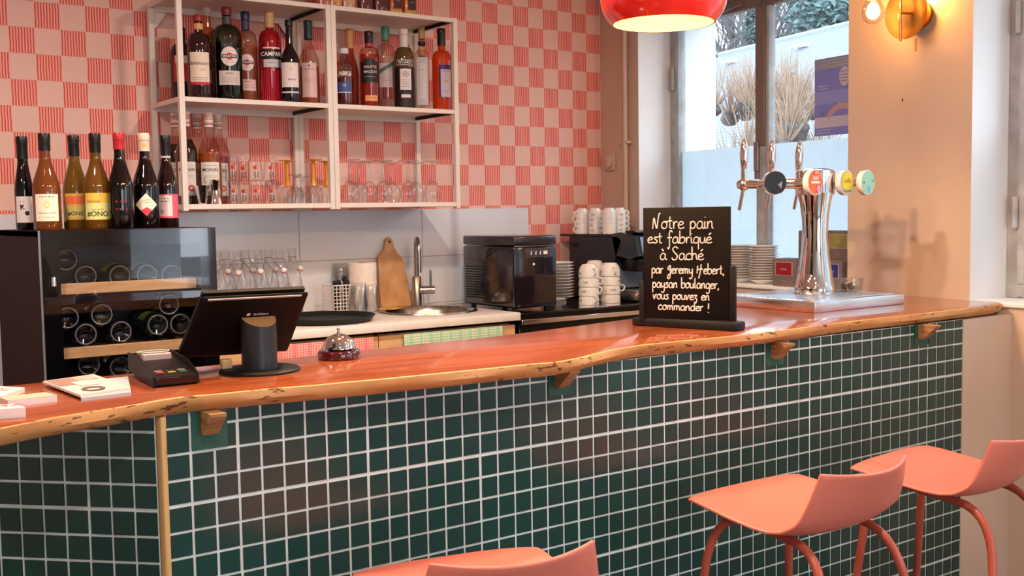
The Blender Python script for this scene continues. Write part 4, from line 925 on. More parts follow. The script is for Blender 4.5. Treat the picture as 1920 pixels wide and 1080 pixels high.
o, R, H = bottle(504, 21, 43, MZ, 4.12, 'bright red aperitif bottle with gold cap', kind='round', hs=.64, hn=.80, rn=.0165, body=(238, 150, 160), solid=False, liquid=(170, 14, 34), level=.82, cap=(206, 156, 106), capl=.18, group=GM)
l = curved(o, o, 'label', R, H*.475, H*.575, 2.1*R, (20, 18, 20), a0=.15); letter(l, 'CAMPARI', R, H*.525, .024, (240, 226, 214), .02, .0012, .15, narrow=.92); curved(o, l, 'white_strip', R, H*.585, H*.60, 1.5*R, (226, 206, 196), .001, .15); c = curved(o, l, 'silver_panel', R, H*.385, H*.47, 1.5*R, (206, 198, 196), .001, .15); scribble(c, R, H*.43, R*.7, 1, .006, (130, 110, 110), .15, 3, .0016)
b = B()
for k in range(11): a = -.9+k*.18; b.tube([(R*math.sin(a), -R*math.cos(a), .012), (R*math.sin(a), -R*math.cos(a), H*.36)], .0016, 5)
b.obj('ribs', mat('liquid_ribs', rgb(196, 40, 66), .1, coat=.5), o)
o, R, H = bottle(541, 38, 36, MZ, 4.05, 'slim black bottle with plain white label beside the red aperitif', hs=.52, hn=.72, rn=.0135, body=(12, 5, 6), cap=(20, 12, 12), capl=.06, group=GM)
l = lab(o, R, H, .185, .48, 2.0, (230, 210, 206)); disc(l, 'emblem', R, H*.40, .005, (226, 180, 150), a0=.1, sz=1.5); letter(l, 'MINNE', R, H*.275, .010, (90, 66, 66), .004, a0=.2); curved(o, o, 'lower_band', R, H*.115, H*.135, 2.0*R, (220, 200, 190))
o, R, H = bottle(577, 39, 38, MZ, 4.14, 'pale bottle with dark green capsule and tall white label', kind='slope', hs=.52, hn=.76, rn=.0155, body=(234, 206, 190), solid=False, liquid=(206, 132, 70), level=.46, cap=(28, 44, 46), capl=.215, group=GM)
l = lab(o, R, H, .10, .50, 1.5, (232, 192, 184)); disc(l, 'emblem', R, H*.465, .004, (90, 76, 80)); scribble(l, R, H*.42, R*1.0, 1, .006, (150, 110, 110)); scribble(l, R, H*.32, R*1.0, 3, .004, (170, 130, 126))
o, R, H = bottle(644, 91, 34, MZ, 4.12, 'short clear bottle with blue square label and white cap', kind='round', hs=.68, hn=.80, rn=.0175, body=(214, 190, 186), solid=False, liquid=(96, 34, 46), level=.50, cap=(230, 222, 216), capl=.07, group=GM)
letter(o, 'ABK6', R, H*.56, .024, (238, 230, 226), .03, .0015, .1, name='white_print'); l = curved(o, o, 'label', R, H*.24, H*.42, 1.5*R, (70, 88, 150)); letter(l, 'VS', R, H*.36, .014, (226, 220, 226), .02); curved(o, l, 'foot_line', R, H*.24, H*.255, 1.5*R, (216, 210, 214), .001)
o, R, H = bottle(655, 54, 32, MZ, 4.24, 'amber brandy bottle with gold capsule behind the blue-labelled one', kind='slope', hs=.46, hn=.76, rn=.0155, body=(150, 46, 24), cap=(214, 158, 92), capl=.24, group=GM)
o, R, H = bottle(691, 59, 37, MZ, 4.11, 'whisky bottle with black shield label and dark red cap', kind='round', hs=.70, hn=.80, rn=.0165, body=(236, 170, 140), solid=False, liquid=(196, 64, 30), level=.70, cap=(44, 14, 20), capl=.16, group=GM, neckband=(.80, .85, (196, 44, 60)))
l = lab(o, R, H, .33, .60, 1.95, (26, 20, 22)); disc(l, 'shield_arch', R, H*.585, .030, (26, 20, 22), .001, sz=.6); letter(l, 'WHYTE', R, H*.525, .0165, (232, 210, 200), .012, a0=.1, off=.0016); letter(l, 'MACKAY', R, H*.465, .0165, (232, 210, 200), .012, a0=.1, off=.0016, narrow=.9); scribble(l, R, H*.40, R*1.3, 1, .005, (180, 150, 140), 0, 2, .0014); c = curved(o, o, 'foot_label', R, H*.09, H*.165, 1.3*R, (232, 160, 100), a0=.15); scribble(c, R, H*.125, R*.9, 1, .008, (210, 110, 60), .15)
o, R, H = bottle(722, 50, 36, MZ, 4.20, 'clear spirit bottle with mint green cap and diagonal green stripe', kind='round', hs=.66, hn=.80, rn=.016, body=(236, 226, 222), solid=False, cap=(88, 150, 122), capl=.16, group=GM)
l = lab(o, R, H, .28, .56, 1.9, (226, 206, 200)); q = R*.95; poly(l, 'green_stripe', R, H*.50, [(-q, -.028), (-q*.5, -.018), (0, -.006), (q*.5, .004), (q, .016), (q, .034), (q*.5, .022), (0, .012), (-q*.5, 0), (-q, -.010)], (84, 132, 112), .0012); scribble(l, R, H*.38, R*1.0, 2, .005, (214, 130, 126), 0, 3, .0014)
o, R, H = bottle(756, 55, 38, MZ, 4.10, 'brown pastis bottle with white capsule and ornate white label', kind='round', hs=.62, hn=.78, rn=.017, body=(88, 62, 24), cap=(222, 208, 200), capl=.24, group=GM)
l = curved(o, o, 'label', R, H*.545, H*.61, 1.75*R, (232, 224, 218), a0=.1); curved(o, l, 'black_bar', R, H*.552, H*.603, 1.65*R, (22, 20, 24), .001, .1); letter(l, 'RICARD', R, H*.578, .0165, (238, 228, 220), .02, .0016, .1)
c = curved(o, o, 'front_label', R, H*.24, H*.50, 1.15*R, (228, 216, 214), a0=.15); disc(c, 'ornament', R, H*.43, .012, (110, 90, 96), .0012, .15, ring=.8); disc(c, 'flower', R, H*.43, .004, (150, 60, 66), .0014, .15); scribble(c, R, H*.36, R*.7, 4, .005, (130, 110, 112), .15, 3, .0012); curved(o, o, 'foot_label', R, H*.145, H*.185, .95*R, (228, 216, 210), a0=.15)
curved(o, o, 'dark_lower_body', R, .01, H*.52, 2*PI*R, (34, 14, 16), .0003)
o, R, H = bottle(790, 51, 30, MZ, 4.15, 'clear square tequila bottle with grey white label and gold stopper', kind='round', hs=.66, hn=.74, rn=.015, body=(226, 216, 216), solid=False, cap=(176, 148, 86), capl=.14, capr=1.0, square=1, group=GM, neckband=(.66, .76, (226, 150, 92)))
c = B().box((0, -R*.915, H*.36), (R*1.35, .001, H*.56)).obj('label', cm((196, 188, 192)), o, smooth=0); c2 = B().box((.003, -R*.935, H*.36), (R*.8, .001, H*.42)).obj('front_panel', cm((214, 206, 206)), o, smooth=0); letter(c2, 'CAZUL', R*.94, H*.49, .009, (150, 120, 120), .004, flatp=True)
curved(o, o, 'black_collar', .0158, H*.79, H*.83, 2*PI*.0158, (24, 20, 20))
o, R, H = bottle(827, 54, 37, MZ, 4.10, 'bright orange liqueur bottle with black cap and violet label', kind='round', hs=.62, hn=.74, rn=.0165, body=(250, 190, 130), solid=False, liquid=(236, 104, 14), level=.86, cap=(16, 14, 16), capl=.20, group=GM)
l = lab(o, R, H, .165, .555, 1.35, (52, 30, 96), a0=.35); curved(o, l, 'silver_panel', R, H*.17, H*.50, 1.15*R, (200, 186, 196), .001, .45); disc(l, 'gold_mark', R, H*.36, .009, (214, 160, 90), .0016, .4, .5); scribble(l, R, H*.475, R*.8, 1, .005, (80, 60, 110), .45, 3, .0016); scribble(l, R, H*.24, R*.8, 1, .004, (90, 70, 90), .45, 3, .0016)
# ---- syrup bottles on the lower shelf
GS = 'syrup bottles on the bottom shelf'
def syrup(px, top, wpx, Y, liq, label, glassc=(236, 206, 196), level=.58, txt=True, turn=0, fruit=(214, 70, 60)):
    o, R, H = bottle(px, top, wpx, LZ, Y, label, kind='slope', hs=.56, hn=.80, rn=.0165, body=glassc, solid=False, liquid=liq, level=level, cap=(236, 214, 204), capl=.16, capr=1.03, group=GS, turn=turn)
    r = .0165*1.03
    for z, h in ((.955, .006), (.88, .003), (.865, .003)): B().lathe([(r+.0006, H*z), (r+.0006, H*z+h)], 24, cap=False).obj('cap_ring', cm((150, 40, 50)), o)
    scribble(o, r, H*.915, .03, 1, .006, (90, 50, 60), 0, 2)
    l = lab(o, R, H, .10, .46, 1.75, (232, 222, 208)); letter(l, 'MONIN', R, H*.375, .0185, (40, 34, 34), .008, .0012); scribble(l, R, H*.42, R*1.2, 1, .003, (150, 140, 130)); scribble(l, R, H*.31, R*1.1, 2, .003, (150, 140, 130))
    b = B(); V = []; Fs = []
    for k in range(7):
        a = .6+k*.28; i = len(V); cx2, cz2 = -R*.5+.004*math.cos(a*2), -.01+k*.0035; V += [(cx2, cz2), (cx2-.008*(1 if k % 2 else -1), cz2+.005), (cx2-.002, cz2+.003)]; Fs.append((i, i+1, i+2))
    b.raw(wrap(V, R+.0012, H*.26), Fs); b.obj('leaf_print', cm((66, 84, 56)), l, smooth=0, fixn=False)
    disc(l, 'fruit_print', R, H*.18, .012, fruit, .0012, .35); disc(l, 'fruit_core', R, H*.18, .006, (236, 190, 160), .0016, .35)
    return o
syrup(328, 211, 40, 4.24, (44, 12, 16), 'dark syrup bottle at the left end of the bottom shelf', (206, 176, 166), .66)
syrup(346.5, 209, 40, 4.11, (30, 8, 12), 'nearly black syrup bottle standing behind the left post', (206, 176, 166), .70, fruit=(200, 40, 60))
syrup(369, 215, 42, 4.285, (214, 140, 126), 'pale pink syrup bottle behind the amber one', level=.5)
syrup(390.5, 211, 42, 4.11, (206, 132, 52), 'amber syrup bottle in front on the bottom shelf', (236, 200, 180), .56, fruit=(206, 190, 110))
syrup(407, 215, 42, 4.195, (170, 40, 46), 'red syrup bottle right of the amber one', level=.54)
# ---- small bottles on the top shelf
for k, (px, c, lc) in enumerate(((606, (190, 100, 60), (170, 110, 80)), (627, (206, 130, 70), (196, 150, 90)), (651, (196, 150, 110), (206, 160, 120)), (683.5, (112, 44, 40), (86, 40, 36)), (711, (112, 46, 38), (80, 36, 32)), (739, (196, 96, 44), (66, 34, 28)), (766, (206, 110, 44), (60, 32, 26)))):
    x = atY(px, 10, 4.06).x; lb = ['brown square bottle behind the hanging lamp rim on the top shelf', 'orange square bottle beside the lamp rim on the top shelf', 'pale amber square bottle third on the top shelf', 'dark red square bottle left of its twin on the top shelf', 'dark red square bottle right of its twin on the top shelf', 'orange square bottle with dark label on the top shelf', 'rightmost square bottle with gold foot on the top shelf'][k]
    r = thing('square_bottle', lb, 'bottle', (x, 4.06, TZ), -math.atan2(x, 4.06)*.3, 'square bottles on the top shelf')
    b = B(); b.box((0, 0, .075), (.052, .05, .15), .006, 0, 3); b.lathe([(.02, .148), (.013, .158), (.012, .185)], 16); b.obj('body', mat('bottle_glass_%d_%d_%d' % c, rgb(*c), .08, coat=.4), r)
    B().box((.006, -.0255, .082), (.034, .001, .116)).obj('label', cm(lc), r, smooth=0)
    l = B()
    for q in range(3): l.box((.008, -.0262, .055+q*.02), (.018, .0006, .003))
    l.obj('small_print', cm((170, 130, 110)), r, smooth=0)
    B().lathe([(.014, .17), (.014, .20), (0, .20)], 16).obj('cap', M_blackm, r)
    if k > 4: B().box((0, 0, .012), (.0535, .0515, .018), .004).obj('gold_foot', cm((206, 160, 70), .3), r)
# ---- jiggers, juice glasses, stemmed glasses on the lower shelf
def jig(px, Y, w_, top, kind, label):
    p = atY(px, 360, Y); h = atY(px, top, Y).z-LZ; r = w_/2/pxm(p)
    t = thing('jigger', label, 'jigger', (p.x, Y, LZ), 0, 'steel bar measures'); b = B()
    if kind: b.lathe([(r*.62, .001), (r*.6, 0), (r, h-.002), (r*1.02, h), (r*.96, h-.001), (r*.56, .004), (0, .003)], 32, cap=False)
    else: b.lathe([(r, 0), (r*.98, 0), (r*.55, h*.52), (r*.5, h*.55), (r*.58, h*.58), (r*.82, h), (r*.78, h), (r*.5, h*.6), (0, h*.59)], 32, cap=False)
    b.obj('cup', M_chrome, t)
    if kind:
        b = B()
        for k in range(5): z = h*(.35+.13*k); rr = r*(.6+.4*z/h)+.0006; b.raw(wrap([(x, y) for q in range(5) for x, y in ((-.016+.007*q, z), (-.011+.007*q, z), (-.011+.007*q, z+.003), (-.016+.007*q, z+.003))], rr, 0, .3), [(4*q, 4*q+1, 4*q+2, 4*q+3) for q in range(5)])
        b.obj('scale_marks', M_ink, t, smooth=0, fixn=False)
jig(379, 4.027, 26, 348, 1, 'steel measuring cup with printed scale in front of the syrups')
jig(404, 4.027, 24, 337, 0, 'double ended steel jigger in front of the red syrup')
JH = .096
def juice_glass():
    root = thing('juice_glass', 'x', 'glass', (0, 0, 0))
    b = B(); b.lathe([(.0285, 0), (.0295, .002), (.0262, .060), (.0235, JH-.010), (.022, JH-.001), (.018, JH), (.017, JH-.006), (0, JH-.007)], 28, cap=False); b.obj('body', M_glassh, root)
    b = B(); b.raw(wrap([(.008*math.cos(2*PI*i/14)-.004, .008*math.sin(2*PI*i/14)) for i in range(14)], .0280, .052), [tuple(range(14))]); b.obj('peach_print', cm((196, 52, 34)), root, smooth=0, fixn=False)
    b = B(); vs = [(.0065*math.cos(2*PI*i/14)+.008, .0075*math.sin(2*PI*i/14)+.001) for i in range(14)]; v2 = [((x-.008)*.5+.008, (y-.001)*.5+.001) for x, y in vs]; b.raw(wrap(vs+v2, .0284, .052), [(i, (i+1) % 14, 14+(i+1) % 14, 14+i) for i in range(14)]); b.obj('peach_slice_print', cm((236, 150, 104)), root, smooth=0, fixn=False)
    b = B(); V = []; Fs = []
    for k in range(7):
        s = 1 if k % 2 else -1; y = .038-.0036*k; i = len(V); V += [(0, y+.003), (s*.011, y-.003), (s*.004, y-.005)]; Fs.append((i, i+1, i+2))
    b.raw(wrap(V, .0290, 0), Fs); b.obj('leaf_print', cm((66, 86, 44)), root, smooth=0, fixn=False); return root
jg = juice_glass(); first = True
for px, Y, top, ds in ((437, 4.06, 289, 'leftmost stack'), (455.5, 4.125, 287, 'second stack'), (479, 4.05, 283, 'third stack'), (508, 4.06, 285, 'rightmost stack')):
    P_ = atY(px, 340, Y)
    for k in range(2):
        lb = '%s upturned tumbler with peach print, %s of the printed glasses' % (('lower', 'upper')[k], ds)
        loc = (P_.x, Y, LZ+k*.0905)
        rz = -math.atan2(P_.x, Y)+.15
        if first: jg.location = loc; jg.rotation_euler = (0, 0, rz); jg['label'] = lb; jg['group'] = 'peach printed tumblers'; first = False
        else: dup(jg, loc, rz, lb, 'peach printed tumblers')
GSTEM = {}
def stem_glass(key, stemmat, R, bowl, H, foot, label, style=0):
    root = thing('wine_glass', label, 'glass', (0, 0, 0))
    b = B()
    if style: P = [(R*.80, 0), (R*.98, bowl*.35), (R, bowl*.5), (R*.86, bowl*.75), (R*.5, bowl*.95), (.008, bowl), (0, bowl+.001)]
    else: P = [(R*.97, 0), (R, bowl*.55), (R*.9, bowl*.75), (R*.55, bowl*.93), (.008, bowl), (0, bowl+.001)]
    b.lathe(P, 30, cap=False); b.obj('bowl', M_glassh, root)
    b = B(); b.lathe([(.013, bowl-.004), (.0085, bowl+.010), (.0062, bowl+.03), (.0062, H-.02), (.010, H-.008), (foot*.9, H-.0035), (foot, H-.002), (foot, H), (0, H)], 28, cap=False); b.obj('stem', stemmat, root); return root
M_yel = mat('yellow_glass_stem', rgb(232, 160, 30), .12, coat=.5)
gA = stem_glass('a', M_glassh, .0375, .094, .183, .042, 'clear stemmed glass upside down, nearest the right post of the right shelf unit', 1)
GW = 'upturned clear stemmed glasses'
spots = [(811, 4.07, 'rightmost upturned clear wine glass on the lower shelf'), (779, 4.22, 'upturned wine glass in the back row, second from the right post'), (766, 4.08, 'upturned wine glass in the front row, second from the right'), (735, 4.24, 'upturned wine glass in the back row behind the middle of the front row'), (719, 4.09, 'upturned wine glass third from the right in the front row'), (692, 4.17, 'upturned wine glass in the middle of the left half of the right unit'), (674, 4.25, 'back row upturned wine glass near the centre posts'), (657, 4.09, 'upturned wine glass nearest the double post')]
for k, (px, Y, lb) in enumerate(spots):
    P_ = atY(px, 340, Y); s = 1.0
    if k == 0: gA.location = (P_.x, Y, LZ); gA['label'] = lb; gA['group'] = GW
    else: dup(gA, (P_.x, Y, LZ), 0, lb, GW)
gB = stem_glass('b', M_yel, .036, .078, .183, .036, 'yellow stemmed glass', 0)
for k, (px, Y, lb) in enumerate(((539, 4.20, 'yellow stemmed glass upside down, leftmost of three'), (588, 4.10, 'yellow stemmed glass upside down, middle of three'), (612, 4.22, 'yellow stemmed glass upside down beside the double post'))):
    P_ = atY(px, 340, Y); loc = (P_.x, Y, LZ)
    if k == 0: gB.location = loc; gB['label'] = lb; gB['group'] = 'yellow stemmed glasses'
    else: dup(gB, loc, 0, lb, 'yellow stemmed glasses')
gC = stem_glass('c', M_glassh, .034, .070, .118, .032, 'x', 0)
for k, (px, Y, lb) in enumerate(((553, 4.06, 'short stemmed clear glass upside down, left of its twin between yellow ones'), (567, 4.21, 'short stemmed clear glass upside down, right of its twin behind'))):
    P_ = atY(px, 350, Y); loc = (P_.x, Y, LZ)
    if k == 0: gC.location = loc; gC['label'] = lb; gC['group'] = 'short stemmed glasses'
    else: dup(gC, loc, 0, lb, 'short stemmed glasses')
# ---- swing-top bottles on the worktop
def swing():
    root = thing('swing_top_bottle', 'x', 'bottle', (0, 0, 0)); H = .285; R = .041
    b = B(); b.lathe([(0, .004), (.034, .001), (R, .006), (R, .135), (R*.97, .15), (R*.80, .175), (.024, .205), (.0165, .235), (.0155, .262), (.018, .265), (.018, .283), (.0155, H)], 28, cap=False); b.obj('body', M_glassh, root)
    b = B(); b.tube([(-.019, 0, .250), (-.028, -.002, .240), (-.008, -.030, .208), (.008, -.030, .208), (.028, -.002, .240), (.019, 0, .250)], .0014, 5); b.tube([(.0185*math.cos(2*PI*i/16), .0185*math.sin(2*PI*i/16), .25) for i in range(16)], .0013, 5, True); b.obj('wire_bail', M_steel, root)
    b = B(); b.lathe([(.009, 0), (.012, .003), (.012, .012), (.008, .016), (0, .016)], 16, Matrix.Translation((0, -.034, .195))@Matrix.Rotation(math.radians(25), 4, 'X')); st = b.obj('stopper', M_ceram, root)
    b = B(); b.lathe([(.0125, 0), (.0135, .003), (.0095, .005)], 16, Matrix.Translation((0, -.034, .1935))@Matrix.Rotation(math.radians(25), 4, 'X')); b.obj('rubber_ring', cm((190, 50, 50)), st); return root
sb = swing(); sw_pos = [(406, 4.16, -.4), (423, 4.27, .3), (445, 4.14, .1), (461, 4.27, .9), (485, 4.17, .2), (504, 4.27, .8), (524, 4.17, .5), (548, 4.27, 1.1)]
lbs = ['at the left end of the row behind the cooler edge', 'just right of the cooler, second in the row', 'third in the row with red seal showing', 'in the back row behind the third one', 'in the middle of the front row with open bail', 'in the back row left of the tile joint', 'right-hand one of the front row with red seal', 'at the right end of the row nearest the tile joint']
for k, ((px, Y, rz), lb) in enumerate(zip(sw_pos, lbs)):
    loc = (atY(px, 500, Y).x, Y, ZW); lb = 'clear swing-top bottle '+lb
    if k == 0: sb.location = loc; sb.rotation_euler = (0, 0, rz-.4); sb['label'] = lb; sb['group'] = 'swing-top bottles'
    else: dup(sb, loc, rz-.4, lb, 'swing-top bottles')
# ---- black hob unit, ice maker, coffee machine, crockery
ZH_ = 1.006
hb = thing('black_cooker', 'black cooker with a shiny glass top beside the white worktop', 'cooker', (3.08, 4.0, 0))
loc_obj(B().bx((2.665, 3.73, .04), (3.56, 4.34, ZH_-.012), .002, 1), 'body', M_black, hb)
loc_obj(B().bx((2.662, 3.70, ZH_-.010), (3.56, 4.35, ZH_), .002, 1), 'glass_top', mat('black_glass_top', (.006, .006, .008), .05, coat=1), hb)
loc_obj(B().bx((2.664, 3.708, ZH_-.052), (3.56, 3.73, ZH_-.030), .002, 1), 'steel_trim', mat('brushed_trim', (.92, .92, .96), .18, 1), hb)
loc_obj(B().bx((2.70, 3.725, .30), (3.52, 3.73, .86), .002, 1), 'oven_door', M_blkgl, hb)
b = B(); b.cyl((2.74, 3.70, .885), (3.10, 3.70, .885), .006, n=10); b.box((2.76, 3.715, .885), (.01, .03, .01)); b.box((3.08, 3.715, .885), (.01, .03, .01)); loc_obj(b, 'door_handle', M_black, hb)
im = thing('ice_maker', 'boxy glossy black countertop ice maker right of the sink', 'ice maker', (2.79, 3.99, ZH_)); x0, x1, y0, y1, h = 2.672, 2.905, 3.775, 4.18, .325
M_ice = mat('glossy_black_abs', (.010, .006, .010), .12, coat=.8)
loc_obj(B().bx((x0, y0, ZH_+.012), (x1, y1, ZH_+h-.045), .010, 3), 'body', M_ice, im)
loc_obj(B().bx((x0, y0-.002, ZH_+h-.043), (x1, y1, ZH_+h), .010, 3), 'lid', mat('satin_black_abs', (.022, .02, .026), .22, coat=.5), im)
b = B(); b.bx((x0+.004, y0-.004, ZH_+h-.047), (x1-.004, y0+.002, ZH_+h-.043)); loc_obj(b, 'lid_gap_trim', M_steel, im)
for sx in (x0+.03, x1-.03):
    for sy in (y0+.04, y1-.04): loc_obj(B().cyl((sx, sy, ZH_), (sx, sy, ZH_+.014), .012, n=12), 'foot', M_black, im)
b = B(); b.box(((x0+x1)/2+.01, y0-.0012, ZH_+h-.075), (.128, .002, .036), .0008); cp = loc_obj(b, 'control_panel', mat('panel_grey', rgb(60, 56, 66), .3), im)
b = B(); zz = ZH_+h-.075; xx = (x0+x1)/2+.01
for a, c in (((-.064, -.018), (.064, -.0165)), ((-.064, .0165), (.064, .018)), ((-.064, -.018), (-.0625, .018)), ((.0625, -.018), (.064, .018))): b.bx((xx+a[0], y0-.0032, zz+a[1]), (xx+c[0], y0-.0022, zz+c[1]))
loc_obj(b, 'panel_outline', M_steel, im, smooth=0)
b = B()
for q in (-.035, -.010, .014): b.box((xx+q, y0-.0028, zz-.003), (.005, .001, .012)); b.box((xx+q+.002, y0-.0028, zz+.006), (.007, .001, .003))
b.box((xx+.042, y0-.0028, zz), (.022, .001, .015)); loc_obj(b, 'panel_icons', M_paperw, im, smooth=0)
b = B(); b.sphere((xx-.02, y0, ZH_+h-.125), .006, 12, (1, .5, 1)); loc_obj(b, 'indicator', M_ceram, im)
b = B()
for k in range(13): b.bx((x0-.0012, y0+.19, ZH_+.045+k*.0115), (x0+.001, y0+.38, ZH_+.050+k*.0115))
loc_obj(b, 'side_vent', M_blackm, im, smooth=0)
b = B(); b.tube([(x0-.001, y0+.215-.2*t_*(1), ZH_+h-.10+.045*math.sin(PI*t_*.75)) for t_ in [i/12 for i in range(13)]], .0018, 5); loc_obj(b, 'moulded_line', M_black, im)
# coffee machine seen from its left side
XM = 3.352; em = thing('coffee_machine', 'black automatic espresso machine with tilted screen, cups stacked on top', 'coffee machine', (XM+.12, 4.08, ZH_))
zt = ZH_+.315
M_em = mat('dark_slate_plastic', rgb(30, 30, 38), .38)
prf = [(4.25, zt-.012), (3.885, zt-.012), (3.86, zt-.03), (3.915, zt-.14), (3.955, ZH_+.10), (3.955, ZH_+.03), (4.30, ZH_+.0), (4.33, ZH_+.06), (4.25, zt-.14)]
b = B(); V = [(XM, y, z) for y, z in prf]+[(XM+.235, y, z) for y, z in prf]; n = len(prf); b.raw(V, [tuple(range(n))[::-1], tuple(range(n, 2*n))]+[(i, (i+1) % n, n+(i+1) % n, n+i) for i in range(n)]); loc_obj(b, 'body', M_em, em, smooth=30)
loc_obj(B().bx((XM-.004, 3.93, zt-.012), (XM+.238, 4.325, zt), .003, 1), 'cup_tray', M_black, em)
b = B(); b.hull([(XM+dx, y, z) for dx in (.0, .235) for y, z in ((3.93, zt+.002), (3.86, zt+.010), (3.76, zt-.010), (3.74, zt-.10), (3.80, zt-.115), (3.90, zt-.10))]); hd = loc_obj(b, 'brew_head', mat('charcoal_gloss', rgb(20, 20, 26), .15, coat=.6), em, smooth=30)
b = B(); b.hull([(XM+dx, y, z) for dx in (.028, .205) for y, z in ((3.7595, zt-.012), (3.7575, zt-.012), (3.739, zt-.086), (3.741, zt-.086))]); loc_obj(b, 'screen', mat('grey_blue_screen', rgb(120, 140, 176), .2, emit=rgb(120, 140, 176), es=.25), em, smooth=0)
b = B()
for q in range(3): b.box((XM+.08+q*.035, 3.7475, zt-.05), (.006, .002, .008))
b.box((XM+.115, 3.7435, zt-.072), (.05, .002, .004)); loc_obj(b, 'screen_icons', M_paperw, em, smooth=0)
b = B(); b.cyl((XM+.07, 3.82, zt-.165), (XM+.07, 3.82, zt-.11), .022, n=20); b.cyl((XM+.12, 3.82, zt-.165), (XM+.12, 3.82, zt-.11), .022, n=20); loc_obj(b, 'coffee_spouts', M_chrome, em)
loc_obj(B().bx((XM+.03, 3.775, zt-.175), (XM+.21, 3.90, zt-.112), .01, 2), 'spout_block', M_black, em)
loc_obj(B().bx((XM+.01, 3.77, ZH_+.002), (XM+.225, 3.955, ZH_+.045), .012, 3), 'drip_tray', M_steel, em)
loc_obj(B().bx((XM+.015, 3.775, ZH_+.045), (XM+.22, 3.95, ZH_+.052), .002, 1), 'drip_grid', M_chrome, em)
loc_obj(B().bx((XM+.03, 3.93, ZH_+.055), (XM+.20, 3.957, ZH_+.15), .003, 1), 'front_plate', mat('mid_grey_panel', rgb(120, 128, 142), .3), em)
v, f = text2d('WMF', .032, .01); b = B(); b.raw([(XM-.0012, 4.215-x, zt-.055+y) for x, y in v], f); loc_obj(b, 'side_lettering', M_blackm, em, smooth=0, fixn=False)
b = B(); b.hull([(XM+dx, y, z) for dx in (.05, .19) for y, z in ((3.80, zt+.008), (3.90, zt+.006), (3.83, zt+.018), (3.88, zt+.016))]); loc_obj(b, 'bean_lid', M_black, em, smooth=20)
def cup_obj(R, h, name='coffee_cup'):
    """cup standing upside down: rim at z=0"""
    root = thing(name, 'x', 'cup', (0, 0, 0)); b = B()
    b.lathe([(R-.003, .002), (R-.001, 0), (R+.0005, .001), (R, .004), (R*.985, h*.45), (R*.86, h*.78), (R*.70, h-.004), (R*.66, h), (R*.60, h), (R*.58, h-.003), (0, h-.004)], 32, cap=False); b.obj('body', M_ceram, root)
    b = B(); b.tube([(R*.95, 0, h*.22), (R*1.25, 0, h*.20), (R*1.45, 0, h*.38), (R*1.42, 0, h*.60), (R*1.12, 0, h*.68), (R*.88, 0, h*.66)], [.0045, .004, .004, .004, .0042, .005], 8); b.obj('handle', M_ceram, root)
    v, f = text2d('CAFÉ', h*.17, .01); b = B(); b.raw(wrap(v, R+.0008, h*.33), f)
    V = b.b.verts
    bmesh.ops.transform(b.b, matrix=Matrix.Rotation(0, 4, 'Z'), verts=list(V)); b.obj('small_lettering', M_ink, root, smooth=0, fixn=False); return root
cA = cup_obj(.047, .060); cfirst = True
def stack(px, py, X, Y, n, pitch, proto, rots, labelf, group, z0):
    for k in range(n):
        loc = (X, Y, z0+k*pitch); lb = labelf % ('bottom', 'second', 'third', 'top')[min(k, 3)] if n == 4 else labelf % ('bottom', 'middle', 'top')[k]
        if proto['label'] == 'x': proto.location = loc; proto.rotation_euler = (0, 0, rots[k]); proto['label'] = lb; proto['group'] = group
        else: dup(proto, loc, rots[k], lb, group)
RD = math.radians
p1 = atY(1104, 540, 3.835); p2 = atY(1147, 540, 3.84)
stack(0, 0, p1.x, 3.835, 4, .0415, cA, [RD(-95), RD(-70), RD(-60), RD(-100)], '%s upside-down coffee cup of the left cup stack on the cooker', 'large coffee cups', ZH_)
stack(0, 0, p2.x-.004, 3.845, 4, .0415, cA, [RD(150), RD(-25), RD(20), RD(-110)], '%s upside-down coffee cup of the right cup stack on the cooker', 'large coffee cups', ZH_)
p3 = atY(1123, 540, 3.99); 
stack(0, 0, min(p3.x, XM-.075), 3.965, 4, .0415, cA, [RD(10)]*4, '%s upside-down coffee cup of the stack behind the two front ones', 'large coffee cups', ZH_+.008)
cB = cup_obj(.033, .050, 'espresso_cup')
for px, Y, rots, ds in ((1091, 4.07, [RD(170), RD(185), RD(160), RD(180)], 'leftmost stack'), (1116, 4.03, [RD(-65), RD(-80), RD(-70), RD(-60)], 'second stack'), (1142, 3.985, [RD(90)]*4, 'third stack'), (1161, 3.99, [RD(-35), RD(-25), RD(-30), RD(-25)], 'rightmost stack')):
    P_ = atY(px, 405, Y); X = max(P_.x, XM+.035); X = {1091: XM+.036, 1116: XM+.060, 1142: XM+.052, 1161: XM+.125}[px]
    Yc = X/(P_.x/Y)
    stack(0, 0, X, Yc, 4, .0255, cB, rots, '%s espresso cup of the '+ds+' on the coffee machine', 'espresso cups on the coffee machine', zt)
def plate_prof(R, h=.018): return [(0, .002), (R*.55, 0), (R*.6, .001), (R*.72, h*.55), (R*.97, h), (R, h+.001), (R*.97, h+.0028), (R*.72, h*.55+.003), (R*.55, .004), (0, .004)]
pl_me = B().lathe(plate_prof(.082), 40, cap=False).mesh('saucer', M_ceram)
pp_ = atY(1063, 530, 4.02); px_ = pp_.x
bo = B().lathe([(.02, 0), (.024, .002), (.042, .035), (.044, .036), (.040, .033), (.02, .005), (0, .005)], 28, cap=False).obj('small_bowl', M_ceram); bo.location = (2.955, 3.845, ZH_); tag(bo, 'small white bowl with slanting rim beside the ice maker', 'bowl')
NPL = 12
for k in range(NPL): quick('plate', pl_me, (3.10, 4.03, ZH_+.010+k*.0145), 'white plate, %s from the bottom of the stack between ice maker and cups' % (ORD[k] if k < NPL-1 else 'topmost'), 'plate', 'plates beside the ice maker')
